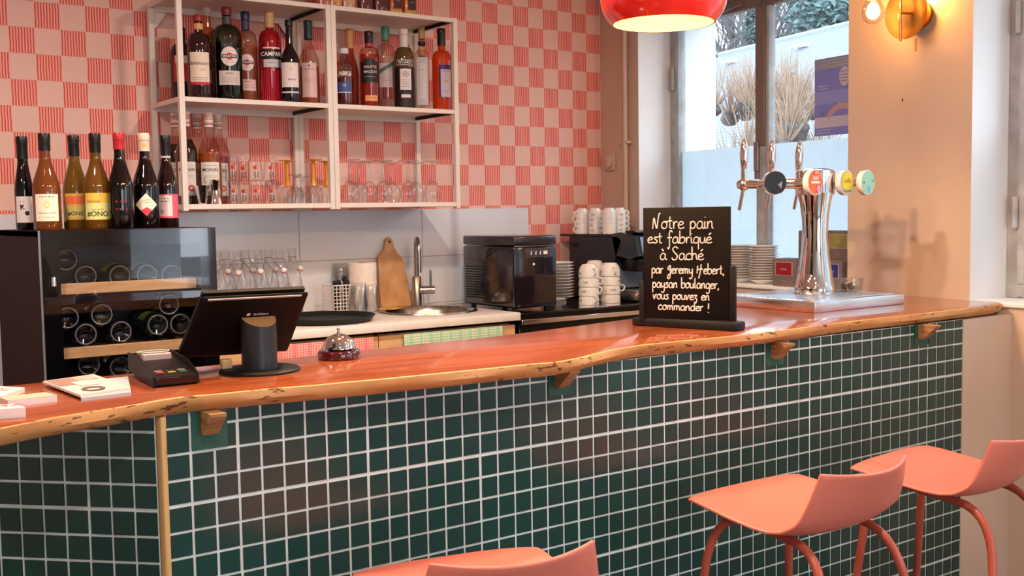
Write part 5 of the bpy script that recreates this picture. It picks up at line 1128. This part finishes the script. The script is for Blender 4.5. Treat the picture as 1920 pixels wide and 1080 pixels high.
B_ = B().lathe([(.045, 0), (.045, .010), (.04, .010)], 24); o = B_.obj('plate_stand', M_ceram); o.location = (3.10, 4.03, ZH_); tag(o, 'low white foot under the plate stack by the ice maker', 'stand')
# ---- window sill: plates and tea boxes
sl_me = B().lathe(plate_prof(.066, .016), 40, cap=False).mesh('side_plate', M_ceram)
for k in range(14):
    q = PW(1.115+.002*math.sin(k), .085, 1.101+k*.0115); quick('plate', sl_me, q, 'white plate, %s from the bottom of the right-hand stack on the window sill' % ORD[k], 'plate', 'plates on the window sill', k*.5)
for k in range(14):
    q = PW(.965+.003*math.sin(k*2), .09, 1.101+k*.0115); quick('plate', sl_me, q, 'white plate, %s from the bottom of the left-hand stack on the window sill' % ORD[k], 'plate', 'plates on the window sill', k*.7)
def teabox(s, d, z, w_, h, dp, col, label, txt, rz=0):
    root = thing('tea_box', label, 'box', PW(s, d, z), WANG+rz, 'grey tea boxes on the sill')
    B().box((0, 0, h/2), (w_, dp, h), .0015).obj('carton', mat('taupe_card', rgb(122, 108, 108), .7), root)
    y = -dp/2-.0008; f = B().box((-.0, y, h*.64), (w_*.74, .001, h*.50)).obj('label_border', cm((206, 176, 166)), root, smooth=0)
    B().box((0, y-.0008, h*.64), (w_*.68, .001, h*.455)).obj('coloured_label', cm(col), f, smooth=0)
    v, g_ = text2d(txt, h*.10, .006); b = B(); b.raw([(x, y-.0018, h*.62+q) for x, q in v], g_); b.obj('lettering', cm((220, 190, 180)), f, smooth=0, fixn=False)
    v, g_ = text2d('PARIS', h*.07, .004); b = B(); b.raw([(x, y-.0004, h*.2+q) for x, q in v], g_); b.obj('maker_lettering', cm((196, 176, 172)), root, smooth=0, fixn=False)
    return root
teabox(1.305, .065, 1.10, .135, .118, .09, (150, 30, 48), 'grey tea box with dark red label, low at the left of the tap tower', 'TISANE')
teabox(1.37, .165, 1.10, .135, .118, .09, (110, 96, 96), 'grey tea box standing behind the red-labelled one', 'THE')
teabox(1.372, .150, 1.218, .135, .118, .09, (30, 98, 82), 'grey tea box with green label, upper left behind the tap tower', 'THE VERT')
teabox(1.54, .135, 1.218, .135, .118, .09, (150, 146, 84), 'grey tea box with olive label, upper right behind the tap tower', 'THE')
teabox(1.55, .075, 1.10, .135, .118, .09, (44, 62, 138), 'grey tea box with blue label at the right behind the tap tower', 'THE NOIR')
# ------------------------------------------------------------------ things on the bar
ZB = 1.1
# beer tap tower on its drip tray
q0 = atZ(1529, 566, 1.136); q1 = atZ(1680, 549, 1.136)
ty0 = 2.225; dtx0, dtx1 = 2.735, 3.20
dt = thing('drip_tray', 'polished steel drip tray under the beer taps', 'drip tray', ((dtx0+dtx1)/2, 2.43, ZB))
M_mir = mat('polished_steel', (.90, .91, .94), .22, 1)
b = B(); b.bx((dtx0, ty0, ZB+.0), (dtx1, ty0+.41, ZB+.036), .003, 2); loc_obj(b, 'body', M_mir, dt)
b = B()
for k in range(15): y = ty0+.03+k*.025; b.bx((dtx0+.02, y, ZB+.0362), (dtx1-.02, y+.012, ZB+.0375))
loc_obj(b, 'grid', M_mir, dt, smooth=0)
TC = Vector((3.005, 2.445, ZB+.0375)); tw = thing('beer_tap_tower', 'chrome waisted beer tower with taps and round badges', 'beer tap', TC, 0)
H_ = atZ(1531, 556, 1.136)
k_ = 1/pxm(TC+Vector((0, 0, .2)))
ht = .405
b = B(); b.lathe([(.067, 0), (.069, .004), (.069, .022), (.064, .030), (.058, .07), (.048, .135), (.0425, .20), (.045, .26), (.052, .31), (.058, .335), (.060, .345)], 48, cap=False); b.obj('column', M_chrome, tw)
b = B(); b.lathe([(.066, .338), (.071, .342), (.071, .415), (.068, .421), (.05, .427), (0, .430)], 48, Matrix.Diagonal((1.1, .8, 1, 1))); b.obj('head', M_chrome, tw)
hz = .378; mx0, mx1 = -.225, .160
b = B(); b.cyl((mx0-.02, 0, hz), (mx1+.02, 0, hz), .019, n=24); b.sphere((mx0-.02, 0, hz), .019, 16); b.sphere((mx1+.02, 0, hz), .019, 16); b.obj('manifold', M_chrome, tw)
def badge(x, y, r, rz, parts, sy=1.0):
    B().cyl((x, y+.03, hz), (x, 0, hz), .014, n=16).obj('badge_arm', M_chrome, tw)
    M = Matrix.Translation((x, y, hz))@Matrix.Rotation(rz, 4, 'Z')@RX
    b = B(); b.lathe([(r*.9, -.022), (r, -.016), (r*1.02, 0), (r*.98, .0015), (0, .0015)], 36, M@Matrix.Diagonal((1, 1, -1, 1))@Matrix.Scale(-1, 4, (0, 0, 1))); root = b.obj('badge', M_chrome if parts[0] else M_ceram, tw)
    for i, (nm, col, v, f) in enumerate(parts[1:]):
        b = B(); b.raw([M@Vector((x_, y_, .0022+.0007*i)) for x_, y_ in v], f); b.obj(nm, cm(col, .3), root, smooth=0, fixn=False)
    return root
def circ(cx_, cy_, r, n=28, sy=1): return [(cx_+r*math.cos(2*PI*i/n), cy_+r*sy*math.sin(2*PI*i/n)) for i in range(n)], [tuple(range(n))]
def tx(s, sz, cx_, cy_, bold=.01): v, f = text2d(s, sz, bold); return [(x+cx_, y+cy_) for x, y in v], f
r0 = .043
badge(-.235, -.028, .039, RD(-26), [1, ('black_face', (14, 14, 24), *circ(0, 0, .0375)), ('grey_wedge', (130, 130, 140), [(.008, -.006), (.024, .006), (.02, -.02)], [(0, 1, 2)])])
badge(-.115, -.092, r0, RD(6), [0, ('orange_face', (245, 120, 60), *circ(0, 0, r0*.92)), ('lettering', (255, 246, 238), *tx('1664', .019, 0, .014, .02)), ('white_band', (255, 250, 244), [(-.026, -.004), (.024, -.004), (.024, .004), (-.026, .004)], [(0, 1, 2, 3)]), ('pink_drawing', (240, 160, 190), *circ(.016, -.022, .012, 9)), ('pink_arc', (246, 170, 160), *circ(0, .031, .010, 12, .5))])
badge(.068, -.078, r0, RD(6), [0, ('grey_ring', (196, 196, 176), *circ(0, 0, r0*.92)), ('yellow_face', (250, 226, 40), *circ(0, .004, r0*.74)), ('lettering', (150, 110, 30), *tx('Leffe', .021, 0, .006, .006)), ('lower_lettering', (110, 110, 80), *tx('BLONDE', .0105, 0, -.029, .006))])
badge(.150, -.102, r0, RD(6), [0, ('mint_face', (168, 232, 206), *circ(0, 0, r0*.92)), ('blue_drawing', (150, 200, 222), *circ(.004, -.024, .012, 9)), ('red_dot', (196, 90, 80), *circ(-.028, 0, .004, 9)), ('dark_dot', (90, 110, 120), *circ(.028, .006, .003, 9))])
for k, (x, y) in enumerate(((-.19, .150), (-.05, .150), (.095, .150))):
    b = B(); b.cyl((x, -.0, hz), (x, y, hz), .0125, n=16); b.cyl((x, y*.55, hz), (x, y*.8, hz), .016, n=16); fa = b.obj('tap_shank', M_chrome, tw)
    b = B(); b.sphere((x, y, hz), .022, 18); b.cyl((x, y, hz), (x, y+.022, hz), .015, n=16); b.cyl((x, y, hz+.012), (x, y+.002, hz+.052), .011, .009, 14); b.obj('tap_body', M_chrome, fa)
    b = B(); b.cyl((x, y+.004, hz-.015), (x, y+.022, hz-.088), .0062, n=14); b.obj('spout', M_chrome, fa)
    b = B(); M = Matrix.Translation((x, y+.002, hz+.05))@Matrix.Rotation(RD(3), 4, 'X'); b.lathe([(.006, 0), (.010, .006), (.0135, .03), (.0150, .055), (.0125, .082), (.007, .100), (.002, .107), (0, .108)], 20, M); b.obj('handle', M_chrome, fa)
# small glass jar with corks
jp = Vector((3.165, 2.42, ZB+.0375)); jr = thing('glass_dish', 'small clear glass jar on the right rear of the drip tray', 'jar', jp)
b = B(); b.lathe([(0, .002), (.032, .001), (.040, .005), (.043, .02), (.041, .033), (.044, .036), (.044, .044), (.042, .045), (.040, .036), (.038, .02), (.034, .007), (0, .006)], 32, cap=False); b.obj('jar', M_glassh, jr)
r_ = random.Random(9)
for k, (dx, dy, c) in enumerate(((-.014, -.012, 0), (.012, -.010, 1), (0, .012, 1), (-.018, .012, 0), (.02, .012, 0))):
    b = B(); M = Matrix.Translation(jp+Vector((dx, dy, .017+.004*(k == 2))))@Matrix.Rotation(r_.uniform(0, 6), 4, 'Z')@Matrix.Rotation(1.2, 4, 'X')@Matrix.Translation((0, 0, -.010)); b.lathe([(.0095, 0), (.0105, .002), (.010, .018), (.009, .02)], 16, M)
    tag(b.obj('bottle_cork', mat('cork', rgb(206, 172, 120), .8) if c else cm((70, 52, 40)), None), '%s cork in the glass jar on the drip tray' % ('dark brown, front left', 'pale brown, front right', 'pale brown, topmost', 'dark brown, rear left', 'dark brown, rear right')[k], 'cork', 'corks in the glass jar')
# chalkboard
SD = Vector((.415, -.91, 0)).normalized(); SN = Vector((SD.y, -SD.x, 0))  # SN faces the camera side
if SN.dot(Vector((-1, -1, 0))) < 0: SN = -SN
bp_ = atZ(1287, 607, ZB+.012); ang = math.atan2(SD.y, SD.x)
cbd = thing('chalkboard_stand', 'black chalkboard with white handwriting in a stand on the bar', 'sign', (bp_.x, bp_.y, ZB), ang)
scl = 1/pxm(bp_); fo = abs(SD.dot(RT)); BW = 151*scl/fo*.985; BH = 214*scl
b = B(); b.box((-.002, .012, .012), (BW*1.28, .062, .024), .006, 3); b.obj('base', M_blackm, cbd)
b = B(); b.box((-.001, 0.004, .018+BH/2), (BW, .007, BH), .0015); b.obj('slate', noisy('chalkboard_black', (.007, .0045, .004), (.012, .008, .007), 6, .6, spec=.15), cbd)
b = B(); b.box((-BW/2-.006, .004, .02+.052), (.016, .016, .115), .003); b.obj('upright', M_blackm, cbd)
b = B(); b.box((BW/2+.006, .004, .02+.077), (.016, .016, .158), .003); b.obj('upright', M_blackm, cbd)
LT = {  # handwriting strokes: x right, y up; x-height 1, ascender 2, descender -1
 'a': (1.0, [[(.8, .85), (.45, 1), (.1, .6), (.15, .1), (.5, 0), (.8, .4), (.82, .9), (.8, .3), (.95, 0), (1.1, .1)]]),
 'b': (.95, [[(.12, 2.1), (.12, 1), (.12, .1), (.5, 0), (.85, .35), (.8, .8), (.5, 1), (.15, .7)]]),
 'c': (.85, [[(.8, .85), (.5, 1), (.12, .65), (.15, .15), (.5, 0), (.85, .15)]]),
 'd': (1.0, [[(.8, .8), (.45, 1), (.1, .6), (.15, .1), (.5, 0), (.8, .35), (.85, 2.0), (.82, .3), (.95, .05)]]),
 'e': (.85, [[(.1, .5), (.5, .55), (.78, .75), (.5, 1), (.12, .65), (.15, .15), (.5, 0), (.9, .2)]]),
 'f': (.7, [[(.75, 1.8), (.5, 2.1), (.3, 1.6), (.3, .6), (.3, -.5), (.15, -1.0), (.0, -.7)], [(.0, .85), (.65, .95)]]),
 'g': (.95, [[(.8, .85), (.45, 1), (.1, .6), (.15, .1), (.5, .05), (.8, .4), (.82, .9), (.82, -.4), (.5, -1), (.1, -.75)]]),
 'h': (.95, [[(.12, 2.1), (.12, 0)], [(.12, .5), (.4, .95), (.7, .85), (.75, .3), (.9, 0)]]),
 'i': (.4, [[(.15, 1), (.15, .2), (.35, 0)], [(.2, 1.5), (.22, 1.58)]]),
 'l': (.45, [[(.15, 2.0), (.12, 1), (.15, .15), (.4, .05)]]),
 'm': (1.35, [[(.1, 1), (.12, 0), (.15, .6), (.4, 1), (.6, .7), (.6, 0), (.65, .6), (.9, 1), (1.1, .7), (1.12, .1), (1.3, .05)]]),
 'n': (.95, [[(.1, 1), (.12, 0), (.15, .5), (.45, 1), (.7, .75), (.72, .15), (.9, .05)]]),
 'o': (.95, [[(.5, 1), (.15, .75), (.12, .25), (.45, 0), (.8, .3), (.8, .75), (.5, 1), (.75, 1.0), (.95, .9)]]),
 'p': (.95, [[(.15, 1), (.12, 0), (.1, -1)], [(.12, .6), (.45, 1), (.8, .7), (.75, .2), (.45, 0), (.15, .2)]]),
 'q': (.95, [[(.75, .85), (.4, 1), (.1, .6), (.15, .1), (.5, 0), (.78, .4), (.8, .9), (.78, -1)]]),
 'r': (.7, [[(.1, 1), (.14, 0), (.16, .5), (.35, .95), (.65, .9)]]),
 's': (.75, [[(.65, .9), (.4, 1), (.2, .8), (.5, .5), (.6, .2), (.35, 0), (.05, .1)]]),
 't': (.7, [[(.3, 1.7), (.28, .6), (.3, .1), (.6, .05)], [(.02, 1.05), (.6, 1.1)]]),
 'u': (.95, [[(.1, 1), (.1, .3), (.35, 0), (.7, .3), (.75, 1), (.75, .2), (.95, .05)]]),
 'v': (.85, [[(.08, 1), (.3, 0), (.65, .9), (.85, 1)]]),
 'y': (.95, [[(.1, 1), (.12, .4), (.4, .1), (.75, .5), (.78, 1), (.75, -.4), (.45, -1), (.1, -.8)]]),
 'z': (.85, [[(.1, .95), (.7, .95), (.3, .45), (.65, .2), (.5, -.6), (.15, -.5)]]),
 'N': (1.2, [[(.05, .0), (.15, 1.0), (.25, 1.5), (.45, .6), (.65, .05), (.8, 1.2), (1.0, 2.1), (1.15, 2.1)]]),
 'S': (1.1, [[(1.0, 1.8), (.6, 2.05), (.2, 1.7), (.5, 1.1), (.85, .7), (.75, .1), (.3, -.05), (.05, .3)]]),
 'J': (1.0, [[(.9, 1.5), (.5, 1.4), (.25, .9), (.6, .7), (.85, 1.3), (.8, 0), (.6, -1), (.2, -.9), (.4, -.3), (.95, 0)]]),
 'H': (1.4, [[(.2, 1.6), (.15, .9), (.05, .1)], [(.0, .75), (1.0, .95), (1.3, .9)], [(.95, 1.9), (.8, .6), (.4, -.9)]]),
 ',': (.4, [[(.2, .1), (.1, -.35)]]), '!': (.5, [[(.3, 1.7), (.25, .5)], [(.25, -.3), (.27, -.22)]]), ' ': (.75, []),
}
LT['é'] = (LT['e'][0], LT['e'][1]+[[(.45, 1.35), (.75, 1.7)]]); LT['à'] = (LT['a'][0], LT['a'][1]+[[(.3, 1.7), (.55, 1.35)]])
def smoothp(P, n=4):
    if len(P) < 3: return P
    o = []
    for i in range(len(P)-1):
        a = P[max(0, i-1)]; b_ = P[i]; c = P[i+1]; d = P[min(len(P)-1, i+2)]
        for k in range(n):
            t = k/n; o.append(tuple(.5*((2*b_[j])+(-a[j]+c[j])*t+(2*a[j]-5*b_[j]+4*c[j]-d[j])*t*t+(-a[j]+3*b_[j]-3*c[j]+d[j])*t**3) for j in (0, 1)))
    return o+[P[-1]]
hw = B(); px2m = BW/151
rows = [('Notre pain', 1228, 1334, 433, 15), ('est fabriqué', 1219, 1331, 460, 12.5), ('à Saché', 1241, 1317, 491, 13), ('par Jeremy Hebert,', 1226, 1352, 517, 10.5), ('paysan boulanger,', 1227, 1343, 544, 10.5), ('vous pouvez en', 1228, 1327, 566, 10), ('commander !', 1237, 1327, 586, 9.5)]
rj = random.Random(2)
for s, xa, xb, yb_, xh in rows:
    wd = sum(LT[c][0] for c in s); sc_ = (xb-xa)/wd; x = xa
    sy = BH/214
    for c in s:
        for st in LT[c][1]:
            P = smoothp(st); Q = []
            for gx_, gy_ in P:
                X = x+gx_*sc_; Yp = yb_-gy_*xh*.90; Q.append(((X-1287)*px2m, -.0003, .018+BH-(Yp-393)*sy))
            hw.tube(Q, .0018 if len(Q) > 2 else .0020, 5)
        x += LT[c][0]*sc_*(1+rj.uniform(-.02, .02))
hw.obj('chalk_handwriting', mat('chalk', rgb(232, 216, 206), .9), cbd, fixn=False)
# till tablet on a column
ts = thing('till_tablet_stand', 'black till tablet tilted on a cylindrical stand, seen from behind', 'tablet', (.882, 2.195, ZB))
B().lathe([(.086, 0), (.086, .004), (.083, .0065), (0, .007)], 48).obj('base_plate', M_blackm, ts)
M_col = mat('graphite_plastic', rgb(38, 40, 46), .42)
lo_ = ts.location
ya, yb2 = 2.150, 2.285
TL = atY(378, 561, ya)-lo_; TR_ = atY(580, 551, ya)-lo_; BL = atY(333, 674, yb2)-lo_; BR_ = atY(541, 663, yb2)-lo_
nt_ = (TR_-TL).cross(BL-TL).normalized(); 
if nt_.y < 0: nt_ = -nt_
BR_ = BR_-nt_*(BR_-TL).dot(nt_)
def column(r, z0, z1, cuts):
    b = B(); b.lathe([(r, z0), (r, z1)], 48)
    for co, no in cuts:
        bmesh.ops.bisect_plane(b.b, geom=b.b.verts[:]+b.b.edges[:]+b.b.faces[:], plane_co=co, plane_no=no, clear_outer=True); bmesh.ops.holes_fill(b.b, edges=[e for e in b.b.edges if e.is_boundary])
    return b
pc_ = Vector((0, -.0375, .098)); pn_ = Vector((0, -.42, .90)).normalized(); tcut = (TL-nt_*.0005, nt_)
column(.0375, .006, .16, [(pc_, pn_), tcut]).obj('column', M_col, ts)
column(.0372, .006, .16, [(pc_+pn_*.0008, pn_), (pc_-pn_*.0005, -pn_), tcut]).obj('bronze_top', mat('bronze_cap', rgb(168, 124, 76), .45), ts)
b = B(); b.hull([p+nt_*t_ for p in (TL, TR_, BL, BR_) for t_ in (0, .010)]); tb = b.obj('tablet_case', mat('soft_black_case', (.006, .004, .004), .55, spec=.15), ts, smooth=20); md = tb.modifiers.new('b', 'BEVEL'); md.width = .006; md.segments = 3
e1 = (TR_-TL); b = B(); up_ = (TL-BL).normalized()
b.hull([TL+e1*.02+up_*.004+nt_*q for q in (.012, .020)]+[TR_-e1*.03+up_*.004+nt_*q for q in (.012, .020)]+[BL+e1*.02+nt_*q for q in (.012, .020)]+[BR_-e1*.02+nt_*q for q in (.012, .020)]); tbb = b.obj('tablet_body', mat('tablet_black', (.010, .008, .010), .6, spec=.2), ts, smooth=20)
b = B(); b.hull([TL+e1*s_+up_*k+nt_*q for s_ in (.06, .93) for k in (-.006, -.002) for q in (-.0015, .001)]); b.obj('steel_edge', mat('satin_alu', rgb(150, 146, 150), .5), ts, smooth=0)
b = B(); v, f = text2d('laddition', .0098, .012); xd = e1.normalized()
dd = ray(487, 588); oo = Vector((0, 0, EYE))-lo_; cpt = oo+dd*((TL-oo).dot(nt_)/dd.dot(nt_))
b.raw([cpt+xd*(x+.003)+up_*y-nt_*.0012 for x, y in v], f); b.raw([cpt+xd*x+up_*y-nt_*.0012 for x, y in ((-.029, -.004), (-.0215, -.004), (-.0215, .0045), (-.029, .0045))], [(0, 1, 2, 3)]); b.obj('lettering', M_paperw, ts, smooth=0, fixn=False)
b = B(); c_ = atY(424, 682, 2.235)-lo_; b.box(tuple(c_), (.022, .016, .020), .001); b.obj('light_wood_block', M_wood, ts)
# card terminal in its cradle
ct = thing('card_terminal', 'black card payment terminal with small keys in an angular cradle', 'card reader', (.680, 2.205, ZB), RD(-3))
ct.scale = (.95, 1.05, .72)
M_dk = mat('dark_brown_black', rgb(20, 11, 11), .45, spec=.3)
L2_, W2_ = .185, .088
b = B(); b.hull([(sx*W2_/2, y, z) for sx in (-1, 1) for y, z in ((-.085, .004), (-.085, .026), (.02, .034), (.10, .062), (.10, .022), (.03, .004))]); b.obj('cradle', M_dk, ct, smooth=20)
for sx in (-1, 1):
    b = B(); b.hull([(sx*(W2_/2+dx), y, z) for dx in (0, .004) for y, z in ((-.087, .002), (-.087, .030), (-.02, .058), (.03, .060), (.055, .048), (.105, .068), (.105, .020), (.02, .002))]); b.obj('side_wall', M_dk, ct, smooth=20)
b = B(); b.hull([(sx*W2_/2*.96, y, z) for sx in (-1, 1) for y, z in ((-.09, .006), (-.093, .024), (-.07, .026), (-.07, .006))]); b.obj('front_lip', M_blkgl, ct, smooth=20)
for i in range(3):
    for j in range(4):
        x = -.024+i*.024; y = -.058+j*.017; col = {(0, 0): (196, 50, 44), (1, 0): (214, 180, 60), (2, 0): (60, 120, 70)}.get((i, j), (150, 136, 130) if (i+j) % 2 else (60, 56, 58))
        b = B(); b.box((x, y, .031+(y+.085)*.075), (.016, .009, .003), .001); b.obj('key', cm(col), ct)
b = B(); b.hull([(sx*.030, y, z) for sx in (-1, 1) for y, z in ((.045, .066), (.05, .068), (.095, .067), (.095, .060), (.045, .048))]); b.obj('paper_cover', mat('pale_pink_plastic', rgb(196, 160, 156), .4), ct, smooth=20)
b = B(); b.tube([(.034*math.cos(2*PI*i/20), .078+.020*math.sin(2*PI*i/20), .070) for i in range(20)], .0022, 6, True); b.obj('paper_roll_edge', mat('greenish_grey', rgb(150, 156, 146), .5), ct)
# counter bell
be = thing('counter_bell', 'chrome counter bell on a round dark red wooden base', 'bell', (atZ(636, 672, ZB).x, atZ(636, 672, ZB).y, ZB)); rb = 39.5/pxm(be.location)
B().lathe([(rb*.97, 0), (rb, .002), (rb, .016), (rb*.94, .0205), (rb*.7, .0215), (0, .022)], 48).obj('wooden_base', mat('dark_red_lacquer', rgb(74, 20, 24), .15, coat=.8), be)
B().lathe([(rb*.80, .0245), (rb*.80, .027), (rb*.74, .031), (rb*.70, .038), (rb*.6, .046), (rb*.42, .053), (rb*.2, .057), (0, .058)], 48, cap=False).obj('dome', M_chrome, be)
B().lathe([(rb*.2, .02), (rb*.2, .026), (0, .026)], 20).obj('post', M_brass, be)
B().lathe([(.0045, .056), (.0045, .060), (.003, .061), (.003, .066), (.0042, .067), (.0035, .071), (.001, .073), (0, .073)], 16).obj('push_button', M_steel, be)
# printed matter
def sheet_stack(pts_px, z, n, th, name, label, cat, topc, group=None, decor=0, side=(228, 214, 206)):
    P = [atZ(x, y, z+n*th) for x, y in pts_px]; c = sum(P, Vector())/len(P)
    root = thing(name, label, cat, (c.x, c.y, z), 0, group); L = [(p.x-c.x, p.y-c.y) for p in P]
    b = B(); b.prism(L, 0, n*th); b.obj('pages', cm(side), root, smooth=0)
    b = B(); b.prism([(x*.999, y*.999) for x, y in L], n*th, n*th+.0006); cv = b.obj('cover', cm(topc), root, smooth=0)
    ex_ = Vector((L[1][0]-L[0][0], L[1][1]-L[0][1], 0)); ey_ = Vector((L[-1][0]-L[0][0], L[-1][1]-L[0][1], 0)); o_ = Vector((*L[0], n*th+.0012))
    return root, cv, o_, ex_, ey_
def Q4(o_, a, c, x0, y0, x1, y1, cv, nm, col, dz=0):
    b = B(); b.face([o_+a*x+c*y+Vector((0, 0, dz)) for x, y in ((x0, y0), (x1, y0), (x1, y1), (x0, y1))]); return b.obj(nm, cm(col), cv, smooth=0, fixn=False)
mg = [((80, 714), (175, 702), (243, 736), (147, 748))]
root, cv, o_, ea, eb = sheet_stack([(150, 741), (245, 727), (176, 702), (80, 715)], ZB+.006, 3, .0013, 'magazine', 'top illustrated magazine of the pile left of the card terminal', 'magazine', (214, 190, 180), 'magazines on the bar')
Q4(o_, ea, eb, .03, .55, .55, .97, cv, 'picture', (150, 118, 106)); Q4(o_, ea, eb, .35, .40, .75, .70, cv, 'picture', (226, 204, 190), .0003); Q4(o_, ea, eb, .6, .72, .97, .97, cv, 'picture', (196, 160, 150), .0003)
b = B(); b.raw([o_+ea*(.42+.22*math.cos(2*PI*i/24))+eb*(.20+.13*math.sin(2*PI*i/24))+Vector((0, 0, .0004)) for i in range(24)]+[o_+ea*(.42+.14*math.cos(2*PI*i/24))+eb*(.20+.06*math.sin(2*PI*i/24))+Vector((0, 0, .0004)) for i in range(24)], [(i, (i+1) % 24, 24+(i+1) % 24, 24+i) for i in range(24)]); b.obj('ring_picture', cm((96, 80, 80)), cv, smooth=0, fixn=False)
sheet_stack([(152, 747), (246, 736), (240, 706), (150, 716)], ZB, 4, .0014, 'magazine', 'grey magazine fanned under the illustrated one beside the card terminal', 'magazine', (176, 172, 176), 'magazines on the bar', side=(206, 198, 196))
def cards(pts, z, h, label, topc, txt=None):
    root, cv, o_, ea, eb = sheet_stack(pts, z, 1, h, 'card_stack', label, 'cards', topc, 'stacks of cards on the bar', side=(240, 226, 222))
    if txt:
        v, f = text2d(txt, 1, .01); mw = max(abs(x) for x, y in v); b = B(); b.raw([o_+ea*(.5+x/mw*.4)+eb*(.55+y/mw*.5) for x, y in v], f); b.obj('lettering', cm((206, 120, 116)), cv, smooth=0, fixn=False)
cards([(-46, 748), (6, 743), (46, 727), (-8, 724)], ZB, .008, 'white card stack with pink print at the rear left on the bar', (236, 208, 204), 'MENU')
cards([(15, 752), (107, 741), (84, 736), (-2, 745)], ZB, .012, 'white card stack with kraft-coloured top card on the bar', (206, 176, 150))
cards([(-70, 772), (48, 765), (36, 758), (-40, 760)], ZB, .016, 'white card stack at the far left front of the bar', (240, 216, 212), 'BAR')
